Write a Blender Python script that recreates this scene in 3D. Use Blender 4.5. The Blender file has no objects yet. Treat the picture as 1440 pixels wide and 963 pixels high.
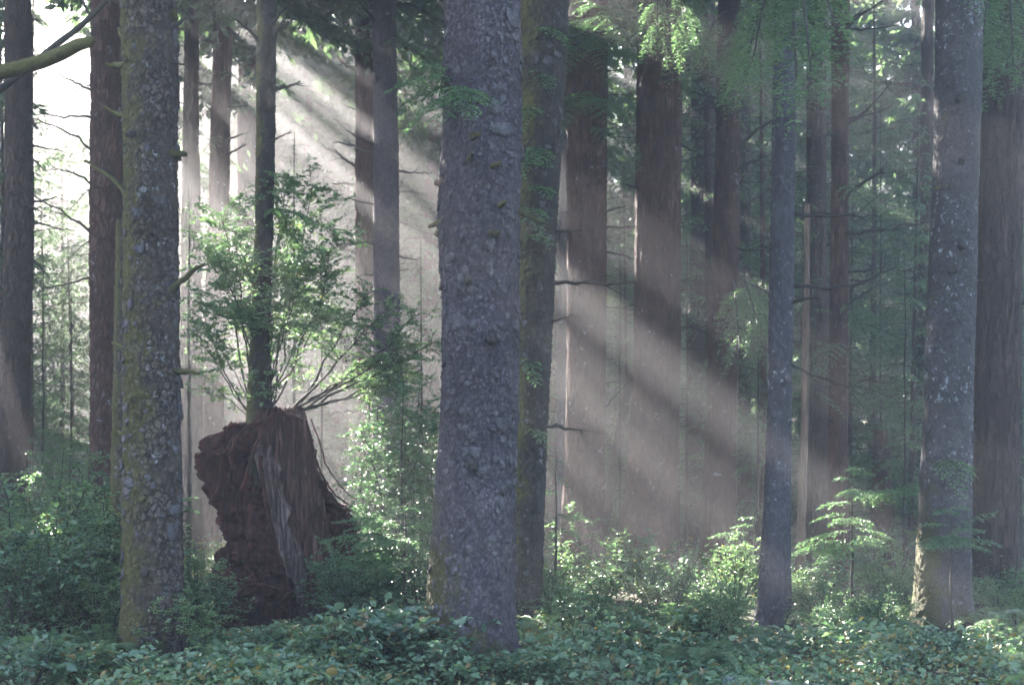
import bpy, math, random
import numpy as np
from mathutils import Vector

# ------------------------------------------------------------------ frame
# World axes: x right, y away from the camera, z up; a point seen at photo pixel (px, py) stands at P(px, py, metres away)
F, HY, CH = 1978.0, 668.0, 1.7
R = np.random.default_rng(7)
def P(px, py, d):
    return np.array([(px - 720.0) / F * d, d, CH + (HY - py) / F * d])
SUN = np.array([-0.516, 1.0, 0.571]); SUN = SUN / np.linalg.norm(SUN)

scene = bpy.context.scene
COL = scene.collection

# ------------------------------------------------------------------ noise
def _h(ix, iy, iz, s):
    n = (ix.astype(np.int64) * 374761393 + iy.astype(np.int64) * 668265263 + iz.astype(np.int64) * 2147483647 + s * 144269504) & 0xFFFFFFFF
    n = ((n ^ (n >> 13)) * 1274126177) & 0xFFFFFFFF
    n = ((n ^ (n >> 16)) * 2246822519) & 0xFFFFFFFF
    n = n ^ (n >> 15)
    return (n & 0xFFFFFF) / float(0xFFFFFF)
def vnoise(p, s=0):
    i = np.floor(p); f = p - i
    f = f * f * (3 - 2 * f)
    ix, iy, iz = i[:, 0], i[:, 1], i[:, 2]
    out = 0
    for a in (0, 1):
        wx = f[:, 0] if a else 1 - f[:, 0]
        for b in (0, 1):
            wy = f[:, 1] if b else 1 - f[:, 1]
            for c in (0, 1):
                wz = f[:, 2] if c else 1 - f[:, 2]
                out = out + wx * wy * wz * _h(ix + a, iy + b, iz + c, s)
    return out * 2 - 1
def fbm(p, o=4, s=0):
    t, a = 0, 0.5
    for k in range(o):
        t = t + a * vnoise(p * 2 ** k + 17.3 * k, s + k); a *= 0.5
    return t
def worley(p, s=0):
    i = np.floor(p)
    f1 = np.full(len(p), 9.0); f2 = np.full(len(p), 9.0); cr = np.zeros(len(p))
    for a in (-1, 0, 1):
        for b in (-1, 0, 1):
            for c in (-1, 0, 1):
                q = i + np.array([a, b, c])
                o = np.stack([_h(q[:, 0], q[:, 1], q[:, 2], s + k) for k in (1, 2, 3)], 1)
                d = np.linalg.norm(q + o - p, axis=1)
                near = d < f1
                f2 = np.where(near, f1, np.minimum(f2, d))
                cr = np.where(near, o[:, 0] * 0.7 + o[:, 1] * 0.3, cr)
                f1 = np.minimum(f1, d)
    return f1, f2, cr
def sstep(a, b, x):
    t = np.clip((x - a) / (b - a), 0, 1)
    return t * t * (3 - 2 * t)

# ------------------------------------------------------------------ mesh accumulator
class MB:
    def __init__(s):
        s.v, s.q, s.t, s.aq, s.at, s.mq, s.mt, s.n = [], [], [], [], [], [], [], 0
    def add(s, v, q=None, t=None, rnd=None, m=0):
        v = np.asarray(v, float)
        if q is not None and len(q):
            q = np.asarray(q, np.int64); s.q.append(q + s.n)
            s.aq.append(np.full(len(q), 0.5) if rnd is None else rnd); s.mq.append(np.full(len(q), m))
        if t is not None and len(t):
            t = np.asarray(t, np.int64); s.t.append(t + s.n)
            s.at.append(np.full(len(t), 0.5) if rnd is None else rnd); s.mt.append(np.full(len(t), m))
        s.v.append(v); s.n += len(v)
    def arrays(s):
        v = np.concatenate(s.v)
        q = np.concatenate(s.q) if s.q else np.zeros((0, 4), np.int64)
        t = np.concatenate(s.t) if s.t else np.zeros((0, 3), np.int64)
        aq = np.concatenate(s.aq) if s.aq else np.zeros(0)
        at = np.concatenate(s.at) if s.at else np.zeros(0)
        mq = np.concatenate(s.mq) if s.mq else np.zeros(0, int)
        mt = np.concatenate(s.mt) if s.mt else np.zeros(0, int)
        return v, q, t, aq, at, mq, mt
    def mesh(s, name, mats, smooth=True):
        return to_mesh(name, s.arrays(), mats, smooth)
def to_mesh(name, arr, mats, smooth=True):
    v, q, t, aq, at, mq, mt = arr
    me = bpy.data.meshes.new(name)
    me.vertices.add(len(v)); me.vertices.foreach_set('co', v.astype(np.float32).ravel())
    nl = len(q) * 4 + len(t) * 3
    me.loops.add(nl)
    me.loops.foreach_set('vertex_index', np.concatenate([q.ravel(), t.ravel()]).astype(np.int32))
    me.polygons.add(len(q) + len(t))
    st = np.concatenate([np.arange(len(q)) * 4, len(q) * 4 + np.arange(len(t)) * 3]).astype(np.int32)
    me.polygons.foreach_set('loop_start', st)
    if not isinstance(mats, (list, tuple)): mats = [mats]
    for m in mats: me.materials.append(m)
    if len(mats) > 1:
        me.polygons.foreach_set('material_index', np.concatenate([mq, mt]).astype(np.int32))
    me.polygons.foreach_set('use_smooth', np.full(len(q) + len(t), bool(smooth)))
    a = me.attributes.new('tone', 'FLOAT', 'FACE')
    a.data.foreach_set('value', np.concatenate([aq, at]).astype(np.float32))
    me.update(calc_edges=True)
    return me
def link(name, me, parent=None, loc=(0, 0, 0)):
    o = bpy.data.objects.new(name, me); COL.objects.link(o)
    if parent is not None: o.parent = parent
    o.location = loc
    return o
def thing(name, label, cat, loc=(0, 0, 0), group=None, rz=0.0, sc=1.0):
    o = bpy.data.objects.new(name, None); COL.objects.link(o)
    o.empty_display_size = 0.2
    o.location = loc; o.rotation_euler = (0, 0, rz); o.scale = (sc, sc, sc)
    o['label'] = label; o['category'] = cat
    if group: o['group'] = group
    return o
def dup(root, loc, rz=0.0, sc=1.0, label=None, group=None):
    c = root.copy(); COL.objects.link(c)
    c.location = loc; c.rotation_euler = (0, 0, rz); c.scale = (sc, sc, sc)
    if label: c['label'] = label
    if group: c['group'] = group
    for ch in list(root.children):
        k = ch.copy(); COL.objects.link(k); k.parent = c
        for g in list(ch.children):
            h = g.copy(); COL.objects.link(h); h.parent = k
    return c

# ------------------------------------------------------------------ materials
def nodes(name):
    m = bpy.data.materials.new(name); m.use_nodes = True
    nt = m.node_tree; nt.nodes.clear()
    return m, nt, nt.nodes, nt.links
def N(ns, typ, **kw):
    n = ns.new(typ)
    for k, v in kw.items():
        if hasattr(n, k): setattr(n, k, v)
        else: n.inputs[k].default_value = v
    return n
def mixc(ns, ls, fac, a, b, mode='MIX'):
    n = ns.new('ShaderNodeMix'); n.data_type = 'RGBA'; n.blend_type = mode
    for sock, val in ((n.inputs[0], fac), (n.inputs[6], a), (n.inputs[7], b)):
        if hasattr(val, 'node'): ls.new(val, sock)
        elif isinstance(val, (int, float)): sock.default_value = val
        else: sock.default_value = (*val, 1)
    return n.outputs[2]
def mth(ns, ls, op, a, b=0.0, clamp=False):
    n = ns.new('ShaderNodeMath'); n.operation = op; n.use_clamp = clamp
    for sock, val in ((n.inputs[0], a), (n.inputs[1], b)):
        if hasattr(val, 'node'): ls.new(val, sock)
        else: sock.default_value = val
    return n.outputs[0]
def ramp(ns, ls, fac, stops):
    n = ns.new('ShaderNodeMapRange'); n.clamp = True; n.interpolation_type = 'SMOOTHSTEP'
    ls.new(fac, n.inputs[0]); n.inputs[1].default_value, n.inputs[2].default_value = stops
    return n.outputs[0]

def bark_mat(name, dark, mid, pale, moss_c=(0.085, 0.080, 0.026), moss=0.0, base_moss=0.0, lichen=0.0, fine=30.0, stretch=0.45, bump=0.6, crack=0.4, lich_c=(0.30, 0.32, 0.36)):
    m, nt, ns, ls = nodes(name)
    tc = ns.new('ShaderNodeTexCoord')
    mp = N(ns, 'ShaderNodeMapping'); ls.new(tc.outputs['Object'], mp.inputs[0]); mp.inputs['Scale'].default_value = (1, 1, stretch)
    v = mp.outputs[0]
    n1 = N(ns, 'ShaderNodeTexNoise', Scale=3.0, Detail=6.0, Roughness=0.6); ls.new(v, n1.inputs['Vector'])
    n2 = N(ns, 'ShaderNodeTexNoise', Scale=fine, Detail=8.0, Roughness=0.7); ls.new(v, n2.inputs['Vector'])
    vo = N(ns, 'ShaderNodeTexVoronoi', Scale=fine * 0.75); vo.feature = 'F1'; ls.new(v, vo.inputs['Vector'])
    c = mixc(ns, ls, ramp(ns, ls, n2.outputs[0], (0.34, 0.66)), dark, mid)
    c = mixc(ns, ls, ramp(ns, ls, n1.outputs[0], (0.45, 0.72)), c, pale)
    n0 = N(ns, 'ShaderNodeTexNoise', Scale=0.9, Detail=3.0); ls.new(tc.outputs['Object'], n0.inputs['Vector'])
    c = mixc(ns, ls, ramp(ns, ls, n0.outputs[0], (0.42, 0.60)), c, mixc(ns, ls, 1.0, c, (0.62, 0.58, 0.55), 'MULTIPLY'))
    # each bark plate weathers to its own tone
    c = mixc(ns, ls, 0.45, c, mixc(ns, ls, vo.outputs['Color'], tuple(0.45 * x for x in mid), tuple(1.45 * x for x in mid)), 'MIX')
    ve = N(ns, 'ShaderNodeTexVoronoi', Scale=fine * 0.8); ve.feature = 'DISTANCE_TO_EDGE'
    vd = mixc(ns, ls, 0.10, v, n2.outputs['Color']); ls.new(vd, ve.inputs['Vector'])
    c = mixc(ns, ls, mth(ns, ls, 'MULTIPLY', mth(ns, ls, 'SUBTRACT', 1.0, ramp(ns, ls, ve.outputs['Distance'], (0.01, 0.13))), mth(ns, ls, 'MULTIPLY', ramp(ns, ls, n1.outputs[0], (0.36, 0.56)), 1.5 * crack)), c, tuple(0.5 * x for x in dark))
    if lichen:
        nl = N(ns, 'ShaderNodeTexNoise', Scale=fine * 0.45, Detail=5.0, Roughness=0.75); ls.new(tc.outputs['Object'], nl.inputs['Vector'])
        nb = N(ns, 'ShaderNodeTexNoise', Scale=1.3, Detail=3.0); ls.new(tc.outputs['Object'], nb.inputs['Vector'])
        f = mth(ns, ls, 'ADD', nl.outputs[0], mth(ns, ls, 'MULTIPLY', mth(ns, ls, 'SUBTRACT', nb.outputs[0], 0.5), 0.35))
        c = mixc(ns, ls, mth(ns, ls, 'MULTIPLY', ramp(ns, ls, f, (0.64 - 0.1 * lichen, 0.72 - 0.1 * lichen)), 0.85), c, lich_c)
    rough = 0.9
    if moss or base_moss:
        ge = ns.new('ShaderNodeNewGeometry')
        dp = ns.new('ShaderNodeVectorMath'); dp.operation = 'DOT_PRODUCT'; ls.new(ge.outputs['Normal'], dp.inputs[0]); dp.inputs[1].default_value = (-0.93, -0.2, 0.3)
        nm = N(ns, 'ShaderNodeTexNoise', Scale=2.2, Detail=7.0, Roughness=0.7); ls.new(tc.outputs['Object'], nm.inputs['Vector'])
        sz = ns.new('ShaderNodeSeparateXYZ'); ls.new(tc.outputs['Object'], sz.inputs[0])
        bz = mth(ns, ls, 'MULTIPLY', mth(ns, ls, 'SUBTRACT', 1.0, ramp(ns, ls, sz.outputs[2], (0.0, 2.2))), base_moss)
        f = mth(ns, ls, 'ADD', mth(ns, ls, 'MULTIPLY', dp.outputs['Value'], 0.55), mth(ns, ls, 'MULTIPLY', mth(ns, ls, 'SUBTRACT', nm.outputs[0], 0.5), 2.0))
        f = mth(ns, ls, 'ADD', f, bz)
        f = mth(ns, ls, 'ADD', f, moss - 0.75)
        nf = N(ns, 'ShaderNodeTexNoise', Scale=45.0, Detail=4.0); ls.new(tc.outputs['Object'], nf.inputs['Vector'])
        mc = mixc(ns, ls, nf.outputs[0], tuple(0.45 * x for x in moss_c), tuple(1.5 * x for x in moss_c))
        c = mixc(ns, ls, mth(ns, ls, 'MULTIPLY', ramp(ns, ls, f, (-0.1, 0.4)), 0.9), c, mc)
    h = mth(ns, ls, 'ADD', n2.outputs[0], mth(ns, ls, 'MULTIPLY', ramp(ns, ls, ve.outputs['Distance'], (0.0, 0.18)), 0.6))
    bp = N(ns, 'ShaderNodeBump', Strength=bump, Distance=0.03); ls.new(h, bp.inputs['Height'])
    b = N(ns, 'ShaderNodeBsdfPrincipled', Roughness=rough); b.inputs['Specular IOR Level'].default_value = 0.3
    ls.new(c, b.inputs['Base Color']); ls.new(bp.outputs[0], b.inputs['Normal'])
    o = ns.new('ShaderNodeOutputMaterial'); ls.new(b.outputs[0], o.inputs[0])
    return m
def leaf_mat(name, c1, c2, c3=None, rare=0.04, trans=0.35, rough=0.5, spec=0.4):
    m, nt, ns, ls = nodes(name)
    at = ns.new('ShaderNodeAttribute'); at.attribute_name = 'tone'
    oi = ns.new('ShaderNodeObjectInfo')
    c = mixc(ns, ls, at.outputs['Fac'], c1, c2)
    c = mixc(ns, ls, 1.0, c, mixc(ns, ls, oi.outputs['Random'], (0.8, 0.85, 0.85), (1.15, 1.12, 1.05)), 'MULTIPLY')
    if c3 is not None:
        c = mixc(ns, ls, ramp(ns, ls, at.outputs['Fac'], (1.0 - rare - 0.005, 1.0 - rare)), c, c3)
    b = N(ns, 'ShaderNodeBsdfPrincipled', Roughness=rough); b.inputs['Specular IOR Level'].default_value = spec
    ls.new(c, b.inputs['Base Color'])
    t = ns.new('ShaderNodeBsdfTranslucent')
    ls.new(mixc(ns, ls, 1.0, c, (1.3, 1.5, 0.95), 'MULTIPLY'), t.inputs[0])
    mx = ns.new('ShaderNodeMixShader'); mx.inputs[0].default_value = trans
    ls.new(b.outputs[0], mx.inputs[1]); ls.new(t.outputs[0], mx.inputs[2])
    o = ns.new('ShaderNodeOutputMaterial'); ls.new(mx.outputs[0], o.inputs[0])
    return m

B_BIG = bark_mat('bark_grey_violet', (0.017, 0.014, 0.018), (0.105, 0.090, 0.113), (0.185, 0.163, 0.195), moss=0.0, base_moss=0.9, lichen=0.0, fine=34, stretch=0.75, bump=0.8, crack=0.42)
B_FLAKE = bark_mat('bark_flakes', (0.028, 0.025, 0.03), (0.13, 0.122, 0.138), (0.21, 0.20, 0.22), moss=-0.1, fine=40, stretch=1.0)
B_MOSS = bark_mat('bark_mossy', (0.017, 0.014, 0.011), (0.108, 0.085, 0.075), (0.194, 0.166, 0.158), moss=0.66, base_moss=0.15, lichen=0.35, fine=24, stretch=0.8, bump=0.8, crack=0.6)
B_MOSS2 = bark_mat('bark_dark_mossy', (0.010, 0.008, 0.007), (0.055, 0.047, 0.042), (0.090, 0.078, 0.074), moss=0.55, lichen=0.0, fine=22, stretch=0.6)
B_LICH = bark_mat('bark_lichen_blue', (0.014, 0.013, 0.017), (0.077, 0.073, 0.090), (0.120, 0.120, 0.149), moss=-0.1, base_moss=0.1, lichen=0.3, fine=30, stretch=0.5)
B_LICHM = bark_mat('bark_lichen_mossy_base', (0.016, 0.014, 0.015), (0.081, 0.073, 0.081), (0.139, 0.130, 0.144), moss=0.12, base_moss=0.75, lichen=0.55, fine=36, stretch=0.8, crack=0.2, moss_c=(0.060, 0.060, 0.020))
B_RED = bark_mat('bark_red_brown', (0.018, 0.010, 0.007), (0.101, 0.054, 0.045), (0.158, 0.090, 0.072), moss=0.0, base_moss=0.2, lichen=0.12, fine=20, stretch=0.32, crack=0.3, bump=1.0)
B_BROWN = bark_mat('bark_dark_brown', (0.015, 0.010, 0.008), (0.074, 0.049, 0.042), (0.119, 0.083, 0.069), moss=-0.1, base_moss=0.2, lichen=0.0, fine=18, stretch=0.34, crack=0.3, bump=1.0)
B_ROT = bark_mat('rotten_red_wood', (0.010, 0.005, 0.005), (0.074, 0.024, 0.019), (0.130, 0.046, 0.037), moss=-0.25, lichen=0.0, fine=14, stretch=0.35, bump=1.0)
B_ROT2 = bark_mat('rotten_brown_wood', (0.014, 0.008, 0.008), (0.105, 0.047, 0.040), (0.192, 0.112, 0.099), moss=-0.35, fine=20, stretch=0.12, bump=1.0)
B_DEAD = bark_mat('dead_branch_wood', (0.022, 0.019, 0.018), (0.060, 0.053, 0.046), (0.090, 0.079, 0.071), moss=0.15, fine=30, stretch=0.5)
B_MOSSB = bark_mat('mossy_branch', (0.035, 0.032, 0.018), (0.075, 0.070, 0.030), (0.11, 0.10, 0.05), moss=0.9, fine=30, stretch=1.0, moss_c=(0.095, 0.090, 0.034))
B_LOG = bark_mat('lichened_log', (0.08, 0.09, 0.09), (0.20, 0.24, 0.24), (0.34, 0.40, 0.40), moss=-0.3, lichen=0.7, fine=14, stretch=1.0, lich_c=(0.42, 0.50, 0.50))
B_SNAG = bark_mat('pale_snag_wood', (0.08, 0.055, 0.045), (0.20, 0.14, 0.11), (0.30, 0.22, 0.17), moss=-0.2, fine=22, stretch=0.15)

L_FAR = leaf_mat('needles_far', (0.056, 0.090, 0.064), (0.102, 0.148, 0.090), trans=0.36, rough=0.6)
L_HEM = leaf_mat('needles_hemlock', (0.055, 0.112, 0.070), (0.120, 0.195, 0.098), trans=0.38, rough=0.5)
L_CED = leaf_mat('needles_cedar', (0.060, 0.115, 0.075), (0.135, 0.200, 0.110), trans=0.42, rough=0.45)
L_HUC = leaf_mat('leaves_huckleberry', (0.085, 0.145, 0.088), (0.170, 0.240, 0.130), (0.18, 0.16, 0.06), 0.015, trans=0.46, rough=0.45)
L_DARKB = leaf_mat('leaves_dark_shrub', (0.048, 0.098, 0.064), (0.110, 0.178, 0.105), (0.16, 0.15, 0.05), 0.02, trans=0.30, rough=0.4)
L_SAL = leaf_mat('leaves_salal', (0.064, 0.120, 0.078), (0.150, 0.220, 0.130), (0.20, 0.155, 0.06), 0.05, trans=0.28, rough=0.52, spec=0.4)
L_SALB = leaf_mat('leaves_salal_blue', (0.076, 0.138, 0.105), (0.165, 0.240, 0.170), (0.19, 0.14, 0.085), 0.045, trans=0.28, rough=0.48, spec=0.45)

# ------------------------------------------------------------------ geometry pieces
def tube(mb, pts, rad, sides=7, m=0, cap=True, rough=0.0, seed=0):
    pts = np.asarray(pts, float); rad = np.asarray(rad, float); n = len(pts)
    tg = np.gradient(pts, axis=0); tg /= np.linalg.norm(tg, axis=1)[:, None] + 1e-9
    up = np.array([0.12, 0.31, 0.94]) if abs(tg[0, 2]) < 0.85 else np.array([0.94, 0.31, 0.12])
    a = np.cross(tg, up); a /= np.linalg.norm(a, axis=1)[:, None] + 1e-9
    b = np.cross(tg, a)
    th = np.arange(sides) / sides * 2 * math.pi
    rr = rad[:, None] * np.ones(sides)[None]
    if rough:
        rr = rr * (1 + rough * np.random.default_rng(seed).standard_normal(rr.shape))
    v = pts[:, None] + rr[..., None] * (np.cos(th)[None, :, None] * a[:, None] + np.sin(th)[None, :, None] * b[:, None])
    v = v.reshape(-1, 3)
    i = np.arange(n - 1)[:, None] * sides; j = np.arange(sides)[None]; k = (j + 1) % sides
    q = np.stack([i + j, i + k, i + k + sides, i + j + sides], -1).reshape(-1, 4)
    t = None
    if cap:
        v = np.concatenate([v, pts[-1:] + tg[-1:] * rad[-1] * 0.5]); e = (n - 1) * sides
        t = np.stack([e + np.arange(sides), e + (np.arange(sides) + 1) % sides, np.full(sides, n * sides)], -1)
    mb.add(v, q, None, m=m)
    if t is not None:
        mb.t.append(t + mb.n - len(v)); mb.at.append(np.full(len(t), 0.5)); mb.mt.append(np.full(len(t), m))

def bez(a, b, c, n):
    t = np.linspace(0, 1, n)[:, None]
    return (1 - t) ** 2 * a + 2 * t * (1 - t) * b + t * t * c
def unit(v):
    return v / (np.linalg.norm(v, axis=-1, keepdims=True) + 1e-9)

def leaves(mb, pos, d, nrm, ln, wd, rnd, m=0, fold=0.25):
    """pointed oval leaves folded along the midrib: 6 vertices, 2 quads each"""
    d = unit(d); s = unit(np.cross(d, nrm)); u = np.cross(s, d)
    ln = ln[:, None]; wd = wd[:, None]
    def pt(a, b): return pos + d * ln * a + s * wd * b + u * wd * abs(b) * fold * 2 - u * ln * 0.12 * a * a
    v = np.stack([pt(0, 0), pt(0.28, 0.5), pt(0.68, 0.42), pt(1, 0), pt(0.68, -0.42), pt(0.28, -0.5)], 1).reshape(-1, 3)
    k = np.arange(len(pos))[:, None] * 6
    q = np.concatenate([k + np.array([0, 1, 2, 3]), k + np.array([0, 3, 4, 5])])
    mb.add(v, q, rnd=np.concatenate([rnd, rnd]), m=m)
def needles(mb, pos, d, nrm, ln, wd, rnd, m=0):
    """narrow diamonds"""
    d = unit(d); s = unit(np.cross(d, nrm)); ln = ln[:, None]; wd = wd[:, None]
    v = np.stack([pos, pos + d * ln * 0.45 + s * wd * 0.5, pos + d * ln, pos + d * ln * 0.45 - s * wd * 0.5], 1).reshape(-1, 3)
    q = np.arange(len(pos))[:, None] * 4 + np.arange(4)
    mb.add(v, q, rnd=rnd, m=m)

def bough(mb, base, az, L, rise, droop, rng, nl=0.05, wl=0.018, step=0.03, tw=0.10, width=0.38, m=0, mw=None, wr=0.012, hang=0.15, tone=0.0, nj=0.55, fall=0.0):
    """a flat conifer bough: an arching axis, side twigs both ways, feathered with needles"""
    dr = np.array([math.cos(az), math.sin(az), 0.0]); sd = np.array([-dr[1], dr[0], 0.0])
    def ax(t): return base + dr * (L * t)[..., None] + np.array([0, 0, 1.0]) * (rise * L * t - droop * L * t * t)[..., None]
    nt = max(4, int(L / tw))
    t = np.linspace(0.12, 0.98, nt) + rng.uniform(-0.3, 0.3, nt) / nt
    wt = width * L * np.clip(1.05 - t, 0.05, 1) ** 0.8 * np.clip(t * 4, 0.3, 1) * rng.uniform(0.6, 1.15, nt)
    pos, dd, tn = [], [], []
    for side in (1, -1):
        fl = rng.uniform(0.2, 1.0, nt)[:, None] * fall
        td = unit(sd * side * rng.uniform(0.75, 1.0, nt)[:, None] - np.array([0, 0, 1.0]) * fl + dr * rng.uniform(0.45, 0.85, nt)[:, None] + np.array([0, 0, 1.0]) * rng.uniform(-0.2, 0.12, nt)[:, None])
        b = ax(t)
        for k in range(nt):
            n = max(2, int(wt[k] / step))
            u = (np.arange(n) + rng.uniform(0, 1, n)) / n
            p = b[k] + td[k] * (u * wt[k])[:, None]
            p[:, 2] -= hang * wt[k] * u * u
            perp = np.cross(td[k], [0, 0, 1.0])
            sg = np.where(rng.random(n) < 0.5, 1, -1)[:, None]
            pos.append(p); dd.append(perp * sg * rng.uniform(0.4, 1.0, (n, 1)) + td[k] * rng.uniform(0.5, 1.1, (n, 1)) + rng.normal(0, 0.18, (n, 3)) - np.array([0, 0, 0.5 * fall]))
            tn.append(np.clip(0.35 + 0.45 * u + rng.normal(0, 0.15, n) + tone, 0, 1))
    n = max(3, int(L * 0.5 / step)); u = rng.uniform(0.35, 1, n)
    pos.append(ax(u)); dd.append(dr + rng.normal(0, 0.5, (n, 3))); tn.append(np.clip(rng.normal(0.6, 0.2, n), 0, 1))
    pos = np.concatenate(pos); dd = np.concatenate(dd); tn = np.concatenate(tn); n = len(pos)
    nr = np.array([0, 0, 1.0]) + rng.normal(0, nj, (n, 3))
    needles(mb, pos, dd, nr, nl * rng.uniform(0.7, 1.3, n), wl * rng.uniform(0.7, 1.3, n), tn, m)
    if mw is not None:
        u = np.linspace(0, 0.92, 6)
        tube(mb, ax(u), wr * L * (1.05 - u), 4, m=mw, cap=False)

def conifer(seed, H, z0, rmax, nb, nl, wl, step, tw, top=0.0, dens=1.0, mw=1, wr=0.010, droop=0.35, low=1.0, rise=0.15, hang=0.45, nj=1.1, fall=0.7, big=0.0):
    """foliage + limbs of one conifer as arrays: material 0 needles, 1 wood"""
    rng = np.random.default_rng(seed); mb = MB()
    for i in range(nb):
        f = ((i + rng.random()) / nb) ** 1.05
        z = z0 + (H - z0) * f
        L = rmax * (1 - f * 0.93) ** 0.75 * rng.uniform(0.55, 1.1) * (low if f < 0.12 else 1)
        az = i * 2.39996 + rng.normal(0, 0.4); g = 1 + big * float(sstep(9.0, 12.5, np.array(z)))
        bough(mb, np.array([0, 0, z]), az, max(L, 0.25), rise + 0.3 * f, droop * (1 - 0.6 * f), rng, nl * g, wl * g, step, tw, 0.36, 0, mw, wr, hang, 0.0, nj, fall)
    return mb.arrays()

def carve(arr, off, rz, sc, cors):
    """cut sprays out of the crowns so that sunlight gets through along chosen lanes"""
    v, q, t, aq, at, mq, mt = arr
    c, s = math.cos(rz), math.sin(rz)
    cen = v[q].mean(1) * sc
    w = np.stack([c * cen[:, 0] - s * cen[:, 1], s * cen[:, 0] + c * cen[:, 1], cen[:, 2]], 1) + off
    keep = np.ones(len(q), bool); rr = np.random.default_rng(len(q)).random(len(q) // 24 + 1).repeat(24)[:len(q)]
    for (o, r, lo, hv) in cors:
        rel = w - o; a = rel @ SUN; pr = rel - a[:, None] * SUN
        if hv is not None:
            pr = pr - np.clip(pr @ hv / (hv @ hv), -1, 1)[:, None] * hv
        dist = np.linalg.norm(pr, axis=1)
        hit = (dist < r) & (a > lo)
        if r >= 0.65: hit &= rr > 0.62      # the wide sun lanes stay threaded with sprays
        keep &= ~hit
    if keep.all(): return None
    return v, q[keep], t, aq[keep], at, mq[keep], mt

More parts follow.
